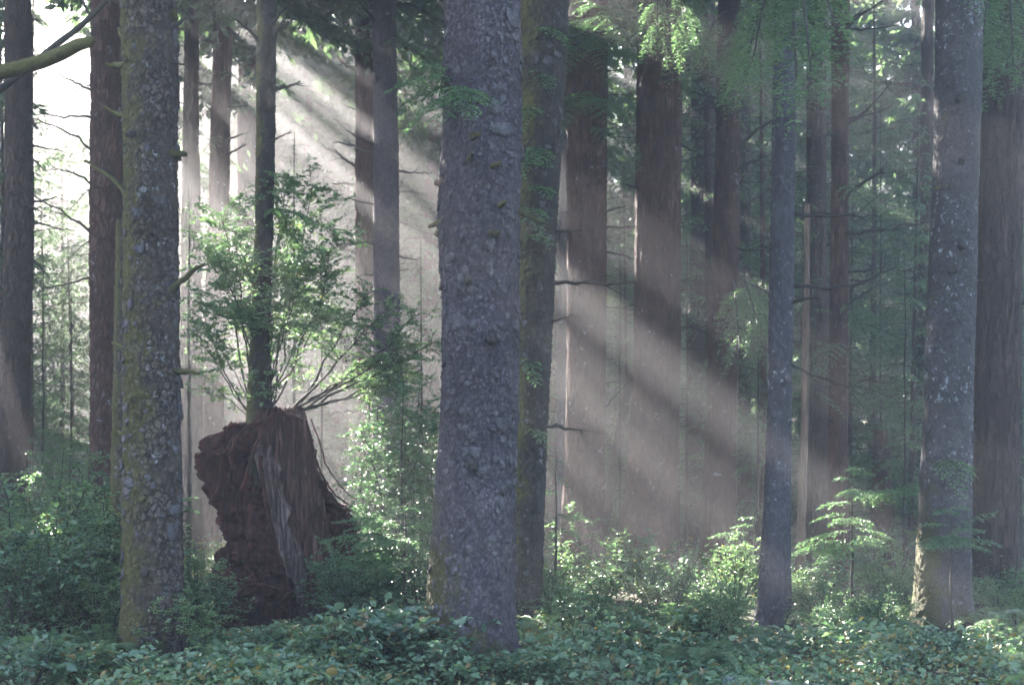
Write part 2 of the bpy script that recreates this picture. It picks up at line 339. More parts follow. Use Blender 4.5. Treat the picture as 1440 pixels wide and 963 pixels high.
# ------------------------------------------------------------------ trunks
def trunk(rows, d, H=24.0, sides=120, dz=0.012, bark='scaly', amp=1.0, flare=0.35, seed=0, mat=None, zb=-0.25, flakes=0, top=None, dratio=1.0):
    """rows: (py, left px, right px) read off the photo; returns the trunk mesh in coordinates local to its base, the base point and the axis"""
    rows = sorted(rows, key=lambda r: -r[0])
    zs = np.array([P(0, r[0], d)[2] for r in rows]); xs = np.array([P((r[1] + r[2]) / 2, 0, d)[0] for r in rows]); rs = np.array([(r[2] - r[1]) / 2 / F * d for r in rows])
    x0 = xs[0] + (xs[0] - xs[-1]) / (zs[0] - zs[-1] + 1e-6) * (0 - zs[0]) * 0.5
    def cx(z):
        sl = (xs[-1] - xs[0]) / (zs[-1] - zs[0] + 1e-6)
        return np.where(z > zs[-1], xs[-1] + np.clip(z - zs[-1], 0, 8) * sl * 0.8, np.where(z < zs[0], x0 + (xs[0] - x0) * np.clip((z) / max(zs[0], 0.05), 0, 1), np.interp(z, zs, xs)))
    ztop = H if top is None else top
    def rad(z):
        up = rs[-1] * np.clip(1 - (z - zs[-1]) / max(H - zs[-1], 1), 0.03, 1)
        return np.where(z > zs[-1], up, np.interp(z, zs, rs))
    zv = min(ztop, zs[-1] + 0.3)
    zz = np.arange(zb, zv, dz)
    if ztop > zv + 0.5: zz = np.concatenate([zz, np.linspace(zv, ztop, 24)])
    elif top is not None: zz = np.append(zz, ztop)
    th = np.arange(sides) / sides * 2 * math.pi
    Z, T = np.meshgrid(zz, th, indexing='ij')
    r0 = rad(zz)[:, None] * np.ones(sides)[None]
    rng = np.random.default_rng(seed + 99)
    k1, k2, p1, p2 = 3, 5, rng.uniform(0, 6.28), rng.uniform(0, 6.28)
    lob = 1 + 0.5 * np.cos(k1 * T + p1) + 0.35 * np.cos(k2 * T + p2)
    r0 = r0 * (1 + flare * np.exp(-np.clip(Z, 0, 9) / 0.33) * lob)
    pts = np.stack([np.cos(T) * r0, np.sin(T) * r0 * dratio, Z], -1).reshape(-1, 3)
    nr = np.stack([np.cos(T), np.sin(T), 0 * T], -1).reshape(-1, 3)
    so = np.array([seed * 3.7, seed * 1.3, seed * 7.1])
    disp = 0.05 * rs.mean() * 2 * fbm(pts * np.array([1.6, 1.6, 0.7]) + so, 3, seed)
    if bark == 'scaly':
        f1, f2, cr = worley(pts / np.array([0.036, 0.036, 0.046]) * np.array([1, 1, 1]) + so + 0.5 * fbm(pts * 9, 2)[:, None], seed)
        disp += amp * (0.008 * sstep(0.0, 0.35, f2 - f1) * (0.15 + cr) + 0.009 * fbm(pts * 30 + so, 3, seed + 5) + 0.010 * np.clip(fbm(pts * np.array([7, 7, 5.0]) + so, 3, seed + 9), 0, 1))
        h1, h2, hr = worley(pts / np.array([0.075, 0.075, 0.10]) + so + 0.6 * fbm(pts * 6, 2)[:, None], seed + 31)
        disp += amp * 0.006 * sstep(0.0, 0.22, h2 - h1) * sstep(0.45, 0.8, hr)
    else:
        rg = 1 - np.abs(fbm(pts * np.array([16, 16, 1.6]) + so, 4, seed + 3)) * 2.2
        disp += amp * (0.022 * rg + 0.007 * fbm(pts * np.array([30, 30, 12.0]) + so, 3, seed + 4))
    v = pts + nr * disp[:, None]
    v[:, 0] += cx(v[:, 2]) - x0
    n = len(zz)
    i = np.arange(n - 1)[:, None] * sides; j = np.arange(sides)[None]; k = (j + 1) % sides
    q = np.stack([i + j, i + k, i + k + sides, i + j + sides], -1).reshape(-1, 4)
    mb = MB(); mb.add(v, q)
    if top is not None:   # a broken end
        e = v[(n - 1) * sides:]; c = e.mean(0) - np.array([0, 0, 0.06])
        t = np.stack([np.arange(sides), (np.arange(sides) + 1) % sides, np.full(sides, sides)], -1)
        mb.add(np.concatenate([e, c[None]]), None, t)
    if flakes:
        m = flakes
        fz = rng.uniform(0.0, zv, m); ft = rng.uniform(math.pi * 0.9, math.pi * 2.1, m)
        clump = fbm(np.stack([np.cos(ft) * 1.5, np.sin(ft) * 1.5, fz * 1.1], 1) + so, 3, seed + 21)
        ok = rng.random(m) < sstep(-0.12, 0.35, clump) * 0.92 + 0.08
        fz, ft = fz[ok], ft[ok]; m = len(fz)
        sz = np.clip(rng.lognormal(math.log(0.021), 0.42, m), 0.008, 0.06)
        g = np.array([[-1, 1], [0, 1.15], [1, 0.9], [-1.1, 0], [0, 0], [1.15, 0], [-0.7, -0.9], [0.1, -1.2], [0.8, -0.8]], float)
        gj = (g[None] + rng.normal(0, 0.24, (m, 9, 2))) * rng.uniform(0.6, 1.35, (m, 1, 2))
        lift = np.clip(0.25 - 0.5 * (g[:, 1]), 0, 1)[None] * rng.uniform(0.05, 0.75, m)[:, None] + 0.06
        side_tilt = rng.normal(0, 0.3, m)
        rr = rad(fz) + 0.004
        # outward of the bark as it really is there
        ri = np.clip(np.searchsorted(zz, fz), 0, n - 1); ci = (np.round(ft / (2 * math.pi) * sides).astype(int)) % sides
        surf = (r0 + disp.reshape(n, sides))[ri, ci]
        o = np.stack([np.cos(ft) * surf, np.sin(ft) * surf * dratio, fz], 1)
        nn = np.stack([np.cos(ft), np.sin(ft), 0 * ft], 1); tt = np.stack([-np.sin(ft), np.cos(ft), 0 * ft], 1)
        zz1 = np.array([0, 0, 1.0])
        vv = o[:, None] + (tt[:, None] * gj[..., 0:1] + zz1 * gj[..., 1:2]) * sz[:, None, None] + nn[:, None] * ((lift + side_tilt[:, None] * g[None, :, 0] * 0.35) * sz[:, None])[..., None]
        back = o[:, None] + (tt[:, None] * gj[..., 0:1] + zz1 * gj[..., 1:2]) * sz[:, None, None] * 0.93 - nn[:, None] * 0.004
        vv = np.concatenate([vv, back], 1).reshape(-1, 3); vv[:, 0] += cx(vv[:, 2]) - x0
        fq = np.array([[0, 3, 4, 1], [1, 4, 5, 2], [3, 6, 7, 4], [4, 7, 8, 5], [0, 9, 12, 3], [3, 12, 15, 6], [6, 15, 16, 7], [7, 16, 17, 8], [8, 17, 14, 5], [5, 14, 11, 2], [2, 11, 10, 1], [1, 10, 9, 0]])
        q2 = (np.arange(m)[:, None, None] * 18 + fq[None]).reshape(-1, 4)
        mb.add(vv, q2, m=1)
    me = mb.mesh('trunk', [mat, B_FLAKE] if flakes else mat)
    base = np.array([x0, d, 0.0])
    def axis(z): return np.array([float(cx(np.array(z))) - x0, 0, z])
    return me, base, axis, rad

def stub(parent, axis, rad, d, px, py, ex, ey, w, name='branch_stub', mat=None, toward=0.15, bend=0.02, seed=0, tw=0):
    """a snapped or dead branch from the trunk at (px, py) to its tip at (ex, ey) in the photo"""
    rng = np.random.default_rng(seed + int(px * 7 + py))
    base = np.array(parent.location)
    a = P(px, py, d) - base; e = P(ex, ey, d) - base
    c = axis(a[2]); r = float(rad(np.array(a[2])))
    de = np.clip(abs(e[0] - c[0]), 0, r); e[1] -= math.sqrt(r * r - de * de) + toward
    # root on the trunk's near surface
    dx = np.clip(a[0] - c[0], -0.93 * r, 0.93 * r)
    a = np.array([c[0] + dx * 0.9, -math.sqrt(max(r * r - dx * dx, 0)) * 0.85, a[2]])
    L = np.linalg.norm(e - a)
    n = 9
    mid = (a + e) / 2 + rng.normal(0, bend, 3) * L * 4
    pts = bez(a, mid, e, n); pts[1:-1] += rng.normal(0, 0.015 * L, (n - 2, 3))
    rr = w / 2 / F * d
    rd = rr * np.linspace(1.25, 0.45, n); rd[0] *= 1.35
    mb = MB(); tube(mb, pts, rd, 9, rough=0.2 if w > 8 else 0.12, seed=seed + int(px))
    for k in range(tw):
        t = rng.integers(3, n); b = pts[t]
        dirv = unit(e - a) + rng.normal(0, 0.6, 3)
        l = L * rng.uniform(0.15, 0.4)
        tube(mb, bez(b, b + dirv * l * 0.5, b + dirv * l + rng.normal(0, 0.1 * l, 3), 4), rr * np.array([0.4, 0.3, 0.25, 0.15]), 4)
    return link(name, mb.mesh(name, mat or B_DEAD), parent)

# lanes cut through the canopy to steer the sunlight: (photo px, py, distance) of what the sun reaches, radius of the gap
SUN_LANES = [
    (796, 640, 22.7, 0.12), (797, 560, 22.7, 0.12), (795, 740, 22.7, 0.14), (798, 470, 22.7, 0.09), (796, 500, 22, 0.25), 
    (1030, 770, 17.2, 0.64), (1060, 745, 17.4, 0.6), (1000, 760, 17.6, 0.6), (1045, 830, 16.0, 0.6), (985, 840, 15.6, 0.5), (1010, 850, 15.4, 0.5), (1055, 810, 16.3, 0.5), (960, 820, 17.2, 0.4), (1000, 800, 16.5, 0.5), (905, 770, 18.2, 0.3),
    (283, 420, 26, 0.6), (283, 600, 26, 0.6), (290, 250, 26, 0.7), (20, 200, 38, 1.2), (85, 290, 38, 1.3), (150, 190, 38, 1.2), (100, 420, 36, 1.1), (225, 150, 38, 1.2), (220, 320, 38, 1.2), (285, 240, 38, 1.1), (330, 140, 40, 1.0), (60, 520, 32, 0.7), (220, 470, 34, 0.9), (300, 400, 36, 0.8), (430, 400, 40, 0.6), (930, 120, 38, 0.4), (1080, 300, 36, 0.35), (1230, 420, 34, 0.4), (1260, 250, 36, 0.25), (1210, 90, 33, 0.2), (1290, 520, 32, 0.35), (890, 330, 34, 0.3), (1060, 580, 32, 0.4), (1420, 300, 30, 0.3), (700, 300, 40, 0.5), (970, 450, 36, 0.3),
    (500, 640, 25, 0.45), (600, 200, 15, 0.20),
    (950, 50, 19.2, 0.5), (1050, 430, 20.0, 0.6), (1078, 470, 20.0, 0.5), (410, 230, 22, 0.35), (1133, 170, 17.5, 0.2), (1128, 500, 18.2, 0.3), (748, 190, 14.8, 0.16), (1150, 700, 16, 0.35), (1100, 800, 15.6, 0.4),
    (1180, 860, 14.5, 0.35), (1235, 620, 25, 0.25), (1292, 760, 15.3, 0.2), (640, 860, 12.1, 0.12), (560, 860, 12.3, 0.14), (1300, 120, 17, 0.18), (780, 900, 12.6, 0.14), (940, 900, 13, 0.25), (520, 780, 14.6, 0.2), (350, 380, 15.9, 0.25), (60, 720, 15.5, 0.25),
]
# slits: narrow cuts in the canopy that run away from the camera, so that the sheet of light in them is seen edge on
SLITS = [(825, 310, 20.5, 0.05, 1.5), (825, 462, 20.5, 0.08, 1.8), (825, 545, 20.5, 0.11, 1.8), (825, 600, 20.3, 0.08, 1.8), (825, 660, 20.2, 0.10, 1.8), (825, 735, 20.2, 0.11, 1.8), (825, 812, 20.2, 0.09, 1.8), (940, 600, 20.2, 0.07, 1.5), (990, 740, 20, 0.08, 1.5), (1000, 660, 20, 0.06, 1.5),
         (430, -30, 25, 0.14, 2), (430, 50, 25, 0.17, 2), (450, 125, 25, 0.20, 2), (430, 205, 25, 0.2, 2), (475, 240, 25, 0.14, 2), (420, 310, 26, 0.24, 2), (560, 280, 26, 0.18, 2), (590, 360, 26, 0.2, 2), (480, 430, 25.5, 0.24, 2), (470, 540, 25, 0.35, 2), (590, 250, 26, 0.14, 2), (880, 210, 28, 0.12, 2), (960, 330, 28, 0.12, 2), (1060, 200, 28, 0.10, 2)]
def _slit(a, b, c, r, h):
    o = P(a, b, c); hv = unit1(P(a, b, c) - np.array([0, 0, CH])) * h
    return (o, r, 0.6, hv - (hv @ SUN) * SUN)
def unit1(v): return v / np.linalg.norm(v)
CORS = [(P(a, b, c), r, 0.6, None) for a, b, c, r in SUN_LANES] + [_slit(*q) for q in SLITS]
OPEN = [g for g in SUN_LANES if g[3] >= 0.3]      # no trunk stands in these lanes
def in_lane(x, d):
    for px, py, gd, r in OPEN + [q[:4] for q in SLITS]:
        s = (d - gd) / SUN[1]
        if s > 1.0 and CH + (HY - py) / F * gd + s * SUN[2] < 20 and abs((px - 720) / F * gd + s * SUN[0] - x) < r * 0.8 + 0.2: return True
    return False

# ------------------------------------------------------------------ the setting: ground
def ground_z(x, y):
    p = np.stack([x * 0.12, y * 0.12, 0 * x], -1).reshape(-1, 3)
    return (0.22 * fbm(p, 4, 3)).reshape(np.shape(x)) * np.clip((y - 6) / 12, 0, 1)
def gz(x, y): return float(ground_z(np.array([float(x)]), np.array([float(y)]))[0])
def make_ground():
    gx = np.concatenate([np.linspace(-160, -22, 24)[:-1], np.linspace(-22, 22, 180), np.linspace(22, 160, 24)[1:]])
    gy = np.concatenate([np.linspace(-60, 4, 14)[:-1], np.linspace(4, 48, 180), np.linspace(48, 220, 40)[1:]])
    X, Y = np.meshgrid(gx, gy)
    Z = ground_z(X, Y) - 0.03 + 0.04 * fbm(np.stack([X * 2, Y * 2, 0 * X], -1).reshape(-1, 3), 3, 8).reshape(X.shape)
    v = np.stack([X, Y, Z], -1).reshape(-1, 3); w = len(gx)
    i = np.arange(len(gy) - 1)[:, None] * w; j = np.arange(w - 1)[None]
    q = np.stack([i + j, i + j + 1, i + j + w + 1, i + j + w], -1).reshape(-1, 4)
    m, nt, ns, ls = nodes('forest_floor')
    tc = ns.new('ShaderNodeTexCoord')
    n1 = N(ns, 'ShaderNodeTexNoise', Scale=0.8, Detail=8.0); ls.new(tc.outputs['Object'], n1.inputs['Vector'])
    n2 = N(ns, 'ShaderNodeTexNoise', Scale=18.0, Detail=8.0, Roughness=0.7); ls.new(tc.outputs['Object'], n2.inputs['Vector'])
    c = mixc(ns, ls, n2.outputs[0], (0.02, 0.014, 0.009), (0.10, 0.07, 0.045))
    c = mixc(ns, ls, ramp(ns, ls, n1.outputs[0], (0.45, 0.6)), c, mixc(ns, ls, n2.outputs[0], (0.02, 0.035, 0.012), (0.07, 0.10, 0.03)))
    bp = N(ns, 'ShaderNodeBump', Strength=0.8, Distance=0.06); ls.new(n2.outputs[0], bp.inputs['Height'])
    b = N(ns, 'ShaderNodeBsdfPrincipled', Roughness=0.95); ls.new(c, b.inputs['Base Color']); ls.new(bp.outputs[0], b.inputs['Normal'])
    o = ns.new('ShaderNodeOutputMaterial'); ls.new(b.outputs[0], o.inputs[0])
    mb = MB(); mb.add(v, q)
    g = link('ground', mb.mesh('ground', m)); g['kind'] = 'structure'
make_ground()

# ------------------------------------------------------------------ the named trees
CROWN = [conifer(100 + k, 24, 10.0, 4.0, 95, 0.17, 0.08, 0.075, 0.19, big=0.9, droop=0.5, wr=0.012) for k in range(4)]
def crown_on(root, axis, k, rz, sc=1.0):
    base = np.array(root.location); top = axis(14.0)
    arr = CROWN[k % 4]
    off = base + np.array([top[0], 0, 0.0])
    a = carve(arr, off, rz, sc, CORS)
    v = (a or arr)[0]
    c, s = math.cos(rz), math.sin(rz)
    vv = np.stack([c * v[:, 0] - s * v[:, 1], s * v[:, 0] + c * v[:, 1], v[:, 2]], 1) * sc + np.array([top[0], 0, 0])
    arr2 = (vv,) + tuple((a or arr)[1:])
    link('crown', to_mesh('crown', arr2, [L_FAR, B_DEAD]), root)

TREES = {}
def tree(key, kind, label, rows, d, mat, H=24, crown=None, **kw):
    me, base, axis, rad = trunk(rows, d, H=H, mat=mat, **kw)
    t = thing(kind, label, 'tree', base)
    link('trunk', me, t)
    if crown is not None:
        crown_on(t, axis, crown, 1.7 * crown, H / 24.0)
    TREES[key] = (t, axis, rad, d)
    return t
def stubs(key, lst, **kw):
    t, axis, rad, d = TREES[key]
    for i, s in enumerate(lst):
        stub(t, axis, rad, d, *s[:5], mat=s[5] if len(s) > 5 else None, seed=i, **kw)

tree('big', 'spruce_tree', 'thickest grey violet spruce with flaky scaly bark in the middle of the clearing',
     [(-40, 626, 731), (0, 627, 730), (150, 626, 731), (240, 622, 731), (330, 620, 728), (420, 624, 728), (560, 622, 727), (640, 617, 725), (720, 611, 724), (800, 604, 723), (870, 601, 722), (945, 596, 724)],
     12.2, B_BIG, sides=230, dz=0.0095, flare=0.2, seed=1, flakes=1500, amp=1.1, crown=0)
tree('mossy', 'spruce_tree', 'rough grey spruce furred with yellow green moss down its left side, bristling with snapped stubs',
     [(-40, 173, 245), (0, 173, 246), (150, 175, 247), (300, 176, 249), (420, 176, 251), (560, 174, 252), (700, 175, 254), (830, 174, 256), (940, 170, 260)],
     12.7, B_MOSS, sides=190, dz=0.0105, flare=0.16, seed=2, flakes=1100, amp=1.3, crown=1)
tree('right', 'spruce_tree', 'broad lichen speckled trunk with golden moss round its foot, dark trunk close behind it',
     [(-40, 1320, 1382), (0, 1318, 1381), (200, 1314, 1377), (330, 1310, 1373), (480, 1304, 1369), (620, 1298, 1366), (740, 1293, 1364), (840, 1288, 1362), (900, 1284, 1364)],
     15.2, B_LICHM, sides=170, dz=0.011, flare=0.24, seed=3, flakes=160, crown=2)
tree('blue', 'hemlock_tree', 'slim bluish trunk dotted with pale lichen, leaning slightly beside the sunlit bush',
     [(-40, 1091, 1121), (0, 1090, 1120), (250, 1086, 1117), (500, 1081, 1114), (700, 1075, 1112), (830, 1068, 1110), (900, 1062, 1110)],
     15.0, B_LICH, sides=110, dz=0.011, flare=0.3, seed=4, flakes=250, amp=0.6, H=24, crown=3)
tree('behind', 'spruce_tree', 'leaning dark mossy trunk half hidden behind the right edge of the thick grey spruce',
     [(-40, 737, 800), (0, 734, 799), (120, 730, 794), (240, 728, 788), (400, 726, 779), (560, 722, 771), (700, 718, 765), (830, 712, 760)],
     15.0, B_MOSS2, sides=150, dz=0.012, flare=0.10, seed=5, flakes=300, amp=1.3, crown=0)
tree('farright', 'cedar_tree', 'dark brown trunk standing right behind the lichen speckled mossy footed tree',
     [(-40, 1388, 1440), (0, 1386, 1438), (240, 1382, 1434), (480, 1375, 1430), (700, 1371, 1429), (860, 1364, 1430)],
     18.5, B_BROWN, bark='furrowed', sides=120, dz=0.02, seed=6, flare=0.12, amp=1.7, crown=1)
tree('edge', 'cedar_tree', 'dark straight trunk with bark knobs beside the left frame edge under the mossy branch',
     [(-40, 8, 42), (0, 8, 42), (300, 9, 46), (480, 4, 42), (660, -2, 37)],
     19.5, B_BROWN, sides=80, dz=0.018, seed=7, amp=1.6, crown=2)
tree('second', 'hemlock_tree', 'reddish dark trunk just left of the moss furred spruce, wrapped in thin dead twigs',
     [(-40, 129, 171), (0, 129, 172), (300, 128, 171), (560, 128, 168), (700, 126, 166)],
     18.5, B_RED, sides=90, dz=0.018, seed=8, amp=1.7, crown=3)
tree('sliver', 'hemlock_tree', 'narrow mossy stem squeezed against the left side of the moss furred spruce',
     [(350, 164, 186), (560, 160, 186), (720, 156, 188), (800, 154, 189)],
     16.0, B_MOSS, sides=60, dz=0.02, seed=9, H=8, top=4.6)
tree('gapdark', 'hemlock_tree', 'dark slender trunk in the gap between the moss furred spruce and the backlit one',
     [(-40, 262, 278), (200, 259, 278), (320, 257, 281), (480, 255, 283), (700, 254, 284)],
     24.0, B_BROWN, bark='furrowed', sides=60, dz=0.03, seed=10, crown=0)
tree('rim', 'hemlock_tree', 'slender trunk with a sunlit left edge rising behind the left side of the rotten stump',
     [(-40, 302, 327), (0, 302, 327), (200, 297, 322), (420, 290, 318), (560, 285, 314), (720, 280, 309)],
     26.0, B_RED, bark='furrowed', sides=64, dz=0.03, seed=11, crown=1)
tree('hazy_l', 'spruce_tree', 'pale hazy trunk directly behind the small tree that grows on the stump',
     [(-40, 336, 362), (300, 334, 361), (560, 334, 362), (740, 332, 362)],
     33.0, B_RED, bark='furrowed', sides=48, dz=0.05, seed=12, crown=2)
tree('pair_thin', 'hemlock_tree', 'thinner reddish brown trunk, left one of the close pair left of the thick spruce',
     [(-40, 499, 524), (0, 500, 523), (300, 501, 524), (500, 503, 527), (720, 505, 530)],
     25.5, B_RED, bark='furrowed', sides=60, dz=0.03, seed=13, crown=3)
tree('pair_wide', 'hemlock_tree', 'straight grey trunk, right one of the close pair left of the thick spruce',
     [(-40, 523, 557), (0, 524, 557), (300, 525, 561), (500, 525, 563), (720, 523, 566)],
     22.0, B_BIG, sides=80, dz=0.022, seed=14, amp=0.8, crown=0)
tree('shaft', 'cedar_tree', 'purplish trunk with a brilliant sunlit left edge, where the light shafts begin',
     [(-40, 800, 853), (0, 800, 852), (250, 800, 851), (500, 800, 850), (650, 796, 848), (780, 788, 846)],
     22.5, B_RED, bark='furrowed', sides=100, dz=0.02, seed=15, amp=1.7, crown=1)
tree('shaft_b', 'hemlock_tree', 'thin grey hazy trunk peeping out left of the purplish trunk with sunlit edge',
     [(-40, 789, 806), (300, 787, 806), (740, 782, 806)],
     27.0, B_LICH, bark='furrowed', sides=44, dz=0.04, seed=16, crown=2)
tree('centre', 'cedar_tree', 'widest purplish trunk with a flared foot standing inside the slanting light shafts',
     [(-40, 899, 957), (0, 899, 956), (250, 897, 955), (500, 893, 954), (620, 887, 951), (700, 880, 948), (760, 872, 948)],
     22.5, B_RED, bark='furrowed', sides=110, dz=0.02, seed=17, flare=0.25, amp=1.7, crown=3)
tree('hazy_r', 'cedar_tree', 'faint hazy trunk in the gap between the flared purplish trunk and the red brown one',
     [(-40, 975, 1005), (300, 973, 1004), (740, 962, 1000)],
     30.0, B_BROWN, bark='furrowed', sides=60, dz=0.04, seed=18)
tree('redbrown', 'cedar_tree', 'smooth red brown trunk curving slightly, left of the slim bluish lichen dotted one',
     [(-40, 1012, 1043), (0, 1011, 1042), (200, 1007, 1040), (400, 1002, 1037), (600, 994, 1034), (780, 986, 1033)],
     23.5, B_RED, bark='furrowed', sides=80, dz=0.022, seed=19)
tree('thin_r', 'hemlock_tree', 'thin reddish trunk with dangling dead twigs behind the fan branched young hemlock',
     [(-40, 1172, 1194), (0, 1171, 1193), (250, 1170, 1192), (480, 1167, 1191), (760, 1164, 1192)],
     21.0, B_RED, bark='furrowed', sides=56, dz=0.03, seed=20, H=22)
tree('dark_r', 'cedar_tree', 'shadowy dark trunk between the slim bluish trunk and the thin reddish one',
     [(-40, 1136, 1160), (300, 1136, 1161), (500, 1136, 1164), (800, 1132, 1168)],
     23.0, B_BROWN, bark='furrowed', sides=60, dz=0.03, seed=21)
tree('thin_far', 'hemlock_tree', 'thin dark trunk in shade just left of the lichen speckled mossy footed tree',
     [(-40, 1298, 1313), (350, 1294, 1309), (760, 1289, 1308)],
     26.0, B_BROWN, bark='furrowed', sides=40, dz=0.04, seed=22)
tree('slim_hazy', 'hemlock_tree', 'slim dark hazy stem between the red brown curving trunk and the slim bluish one',
     [(-40, 1041, 1054), (500, 1040, 1055), (740, 1037, 1056)],
     31.0, B_BROWN, bark='furrowed', sides=40, dz=0.05, seed=23, H=22)
tree('stemtree', 'hemlock_tree', 'young dark barked tree growing up out of the top of the rotten stump',
     [(-40, 363, 389), (0, 362, 388), (200, 361, 386), (330, 359, 383), (480, 352, 380), (588, 346, 384), (640, 344, 386)],
     15.9, B_MOSS2, sides=60, dz=0.015, seed=24, zb=1.55, flare=0, H=17)
tree('snag', 'dead_snag', 'short broken dark red snag with a splintered top behind the fan branched young hemlock',
     [(600, 1230, 1246), (640, 1229, 1250), (690, 1227, 1254), (780, 1225, 1258)],
     24.5, B_RED, bark='furrowed', sides=50, dz=0.03, seed=25, H=40, top=2.5, amp=1.5)
tree('pale_stem', 'dead_snag', 'thin dead pale stem lit orange along its edge right of the slim bluish trunk',
     [(250, 1134, 1137), (420, 1131, 1137), (600, 1127, 1135), (780, 1120, 1132)],
     18.2, B_SNAG, bark='furrowed', sides=28, dz=0.03, seed=26, H=40, top=5.2, amp=0.8)

G_ = B_MOSSB
stubs('big', [(664, 206, 678, 208, 11, B_MOSS), (660, 240, 668, 230, 10, B_MOSS), (690, 246, 706, 244, 9, B_MOSS), (682, 332, 705, 339, 12, B_MOSS), (640, 150, 628, 120, 10), (700, 300, 712, 296, 9, G_), (658, 395, 664, 404, 14), (692, 480, 690, 486, 14), (660, 652, 668, 660, 12)], toward=0.15)
stubs('big', [(628, 262, 612, 258, 16, B_SNAG), (630, 315, 603, 319, 10, G_), (626, 328, 614, 330, 15, G_), (727, 295, 768, 314, 8, G_), (627, 20, 616, 4, 9)], toward=0.0)
stubs('mossy', [(196, 88, 170, 42, 13, G_), (190, 96, 152, 92, 11, G_), (180, 168, 148, 152, 8, G_), (184, 280, 120, 228, 7, G_), (240, 48, 268, 26, 8), (236, 96, 262, 92, 4), (214, 226, 264, 219, 13, G_),
                (180, 490, 160, 482, 8, G_), (250, 522, 282, 526, 9, G_), (190, 620, 168, 606, 9, G_), (205, 705, 216, 700, 12, G_), (240, 420, 290, 372, 8, G_), (196, 424, 236, 432, 11, G_), (244, 22, 250, 30, 16, G_)], toward=0.04)
stubs('mossy', [(208, 282, 212, 296, 9), (196, 195, 190, 200, 12), (226, 330, 230, 336, 11), (200, 560, 196, 562, 14, G_), (214, 800, 216, 806, 13)], toward=0.10)
stubs('right', [(1330, 265, 1312, 268, 10, G_), (1340, 145, 1334, 150, 12), (1343, 350, 1340, 354, 12), (1330, 384, 1324, 388, 12), (1342, 236, 1340, 232, 10), (1330, 127, 1322, 130, 9)], toward=0.08)
stubs('edge', [(44, 160, 52, 182, 7), (44, 220, 62, 240, 3), (43, 290, 60, 300, 3), (44, 360, 70, 392, 3)], toward=0.0, tw=3)
stubs('second', [(132, 168, 60, 170, 3), (132, 215, 50, 176, 3), (130, 260, 88, 244, 3), (132, 330, 62, 284, 3), (130, 390, 70, 410, 3), (168, 210, 178, 196, 4), (131, 130, 90, 110, 3)], toward=0.3, tw=6)
stubs('pair_wide', [(527, 8, 508, 0, 6), (527, 35, 512, 18, 5), (556, 55, 598, 86, 6), (526, 205, 490, 188, 4), (527, 224, 470, 205, 3), (558, 160, 585, 140, 3), (526, 340, 480, 352, 3), (528, 118, 532, 116, 8)], toward=0.2, tw=3)
stubs('pair_thin', [(502, 45, 468, 22, 5, G_), (502, 100, 480, 90, 5, G_), (501, 235, 474, 215, 4), (502, 260, 470, 262, 3)], toward=0.2, tw=3)
stubs('stemtree', [(386, 35, 410, 12, 5), (386, 52, 408, 36, 5), (386, 125, 424, 118, 5), (384, 135, 400, 122, 4), (364, 60, 330, 30, 4), (382, 200, 410, 190, 3)], toward=0.1, tw=3)
stubs('shaft', [(850, 355, 896, 365, 3), (850, 300, 880, 290, 3), (846, 580, 880, 540, 3)], toward=0.1, tw=4)
stubs('centre', [(897, 270, 880, 262, 5), (954, 400, 972, 392, 4), (952, 200, 975, 215, 4)], toward=0.1, tw=2)
stubs('redbrown', [(1008, 160, 985, 128, 6), (1038, 210, 1085, 170, 5), (1036, 350, 1068, 352, 3), (1040, 100, 1060, 120, 4), (1036, 240, 1078, 222, 4)], toward=0.1, tw=3)
stubs('blue', [(1117, 300, 1200, 306, 5), (1116, 402, 1250, 382, 5), (1115, 425, 1142, 424, 5), (1112, 512, 1180, 545, 3), (1118, 46, 1210, 30, 4), (1090, 20, 1054, 20, 5, G_), (1084, 350, 1062, 352, 3)], toward=0.3, tw=4)
stubs('thin_r', [(1190, 276, 1236, 248, 5), (1190, 330, 1256, 328, 5), (1172, 60, 1140, 50, 4), (1190, 40, 1240, 10, 4), (1172, 190, 1130, 200, 4), (1170, 590, 1138, 588, 3), (1188, 180, 1240, 130, 4), (1188, 430, 1230, 400, 3)], toward=0.3, tw=5)
stubs('rim', [(300, 120, 270, 118, 4), (322, 220, 350, 205, 3), (300, 60, 268, 50, 4)], toward=0.2, tw=4)
stubs('farright', [(1384, 395, 1340, 398, 3), (1386, 60, 1430, 30, 4)], toward=0.2, tw=3)

for key in ('edge', 'gapdark', 'rim', 'hazy_l', 'pair_thin', 'pair_wide', 'shaft', 'centre', 'hazy_r', 'redbrown', 'dark_r', 'thin_far', 'slim_hazy', 'farright', 'behind', 'thin_r'):
    t_, ax_, rad_, d_ = TREES[key]; rg = np.random.default_rng(sum(map(ord, key)))
    for i in range(9):
        py = rg.uniform(10, 600); z = P(0, py, d_)[2]; b_ = np.array(t_.location)
        cxp = 720 + (b_[0] + ax_(z)[0]) / d_ * F; rp = float(rad_(np.array(z))) / d_ * F; sgn = rg.choice([-1, 1])
        if d_ > 17 or sgn > 0:
            l = rg.uniform(12, 65) * 20 / d_
            stub(t_, ax_, rad_, d_, cxp + sgn * rp * 0.9, py, cxp + sgn * (rp + l), py + rg.uniform(-0.35, 0.25) * l, rg.uniform(2.0, 3.6) * 20 / d_, name='dead_branch', toward=rg.uniform(-0.1, 0.3), seed=i, tw=int(l / 12))

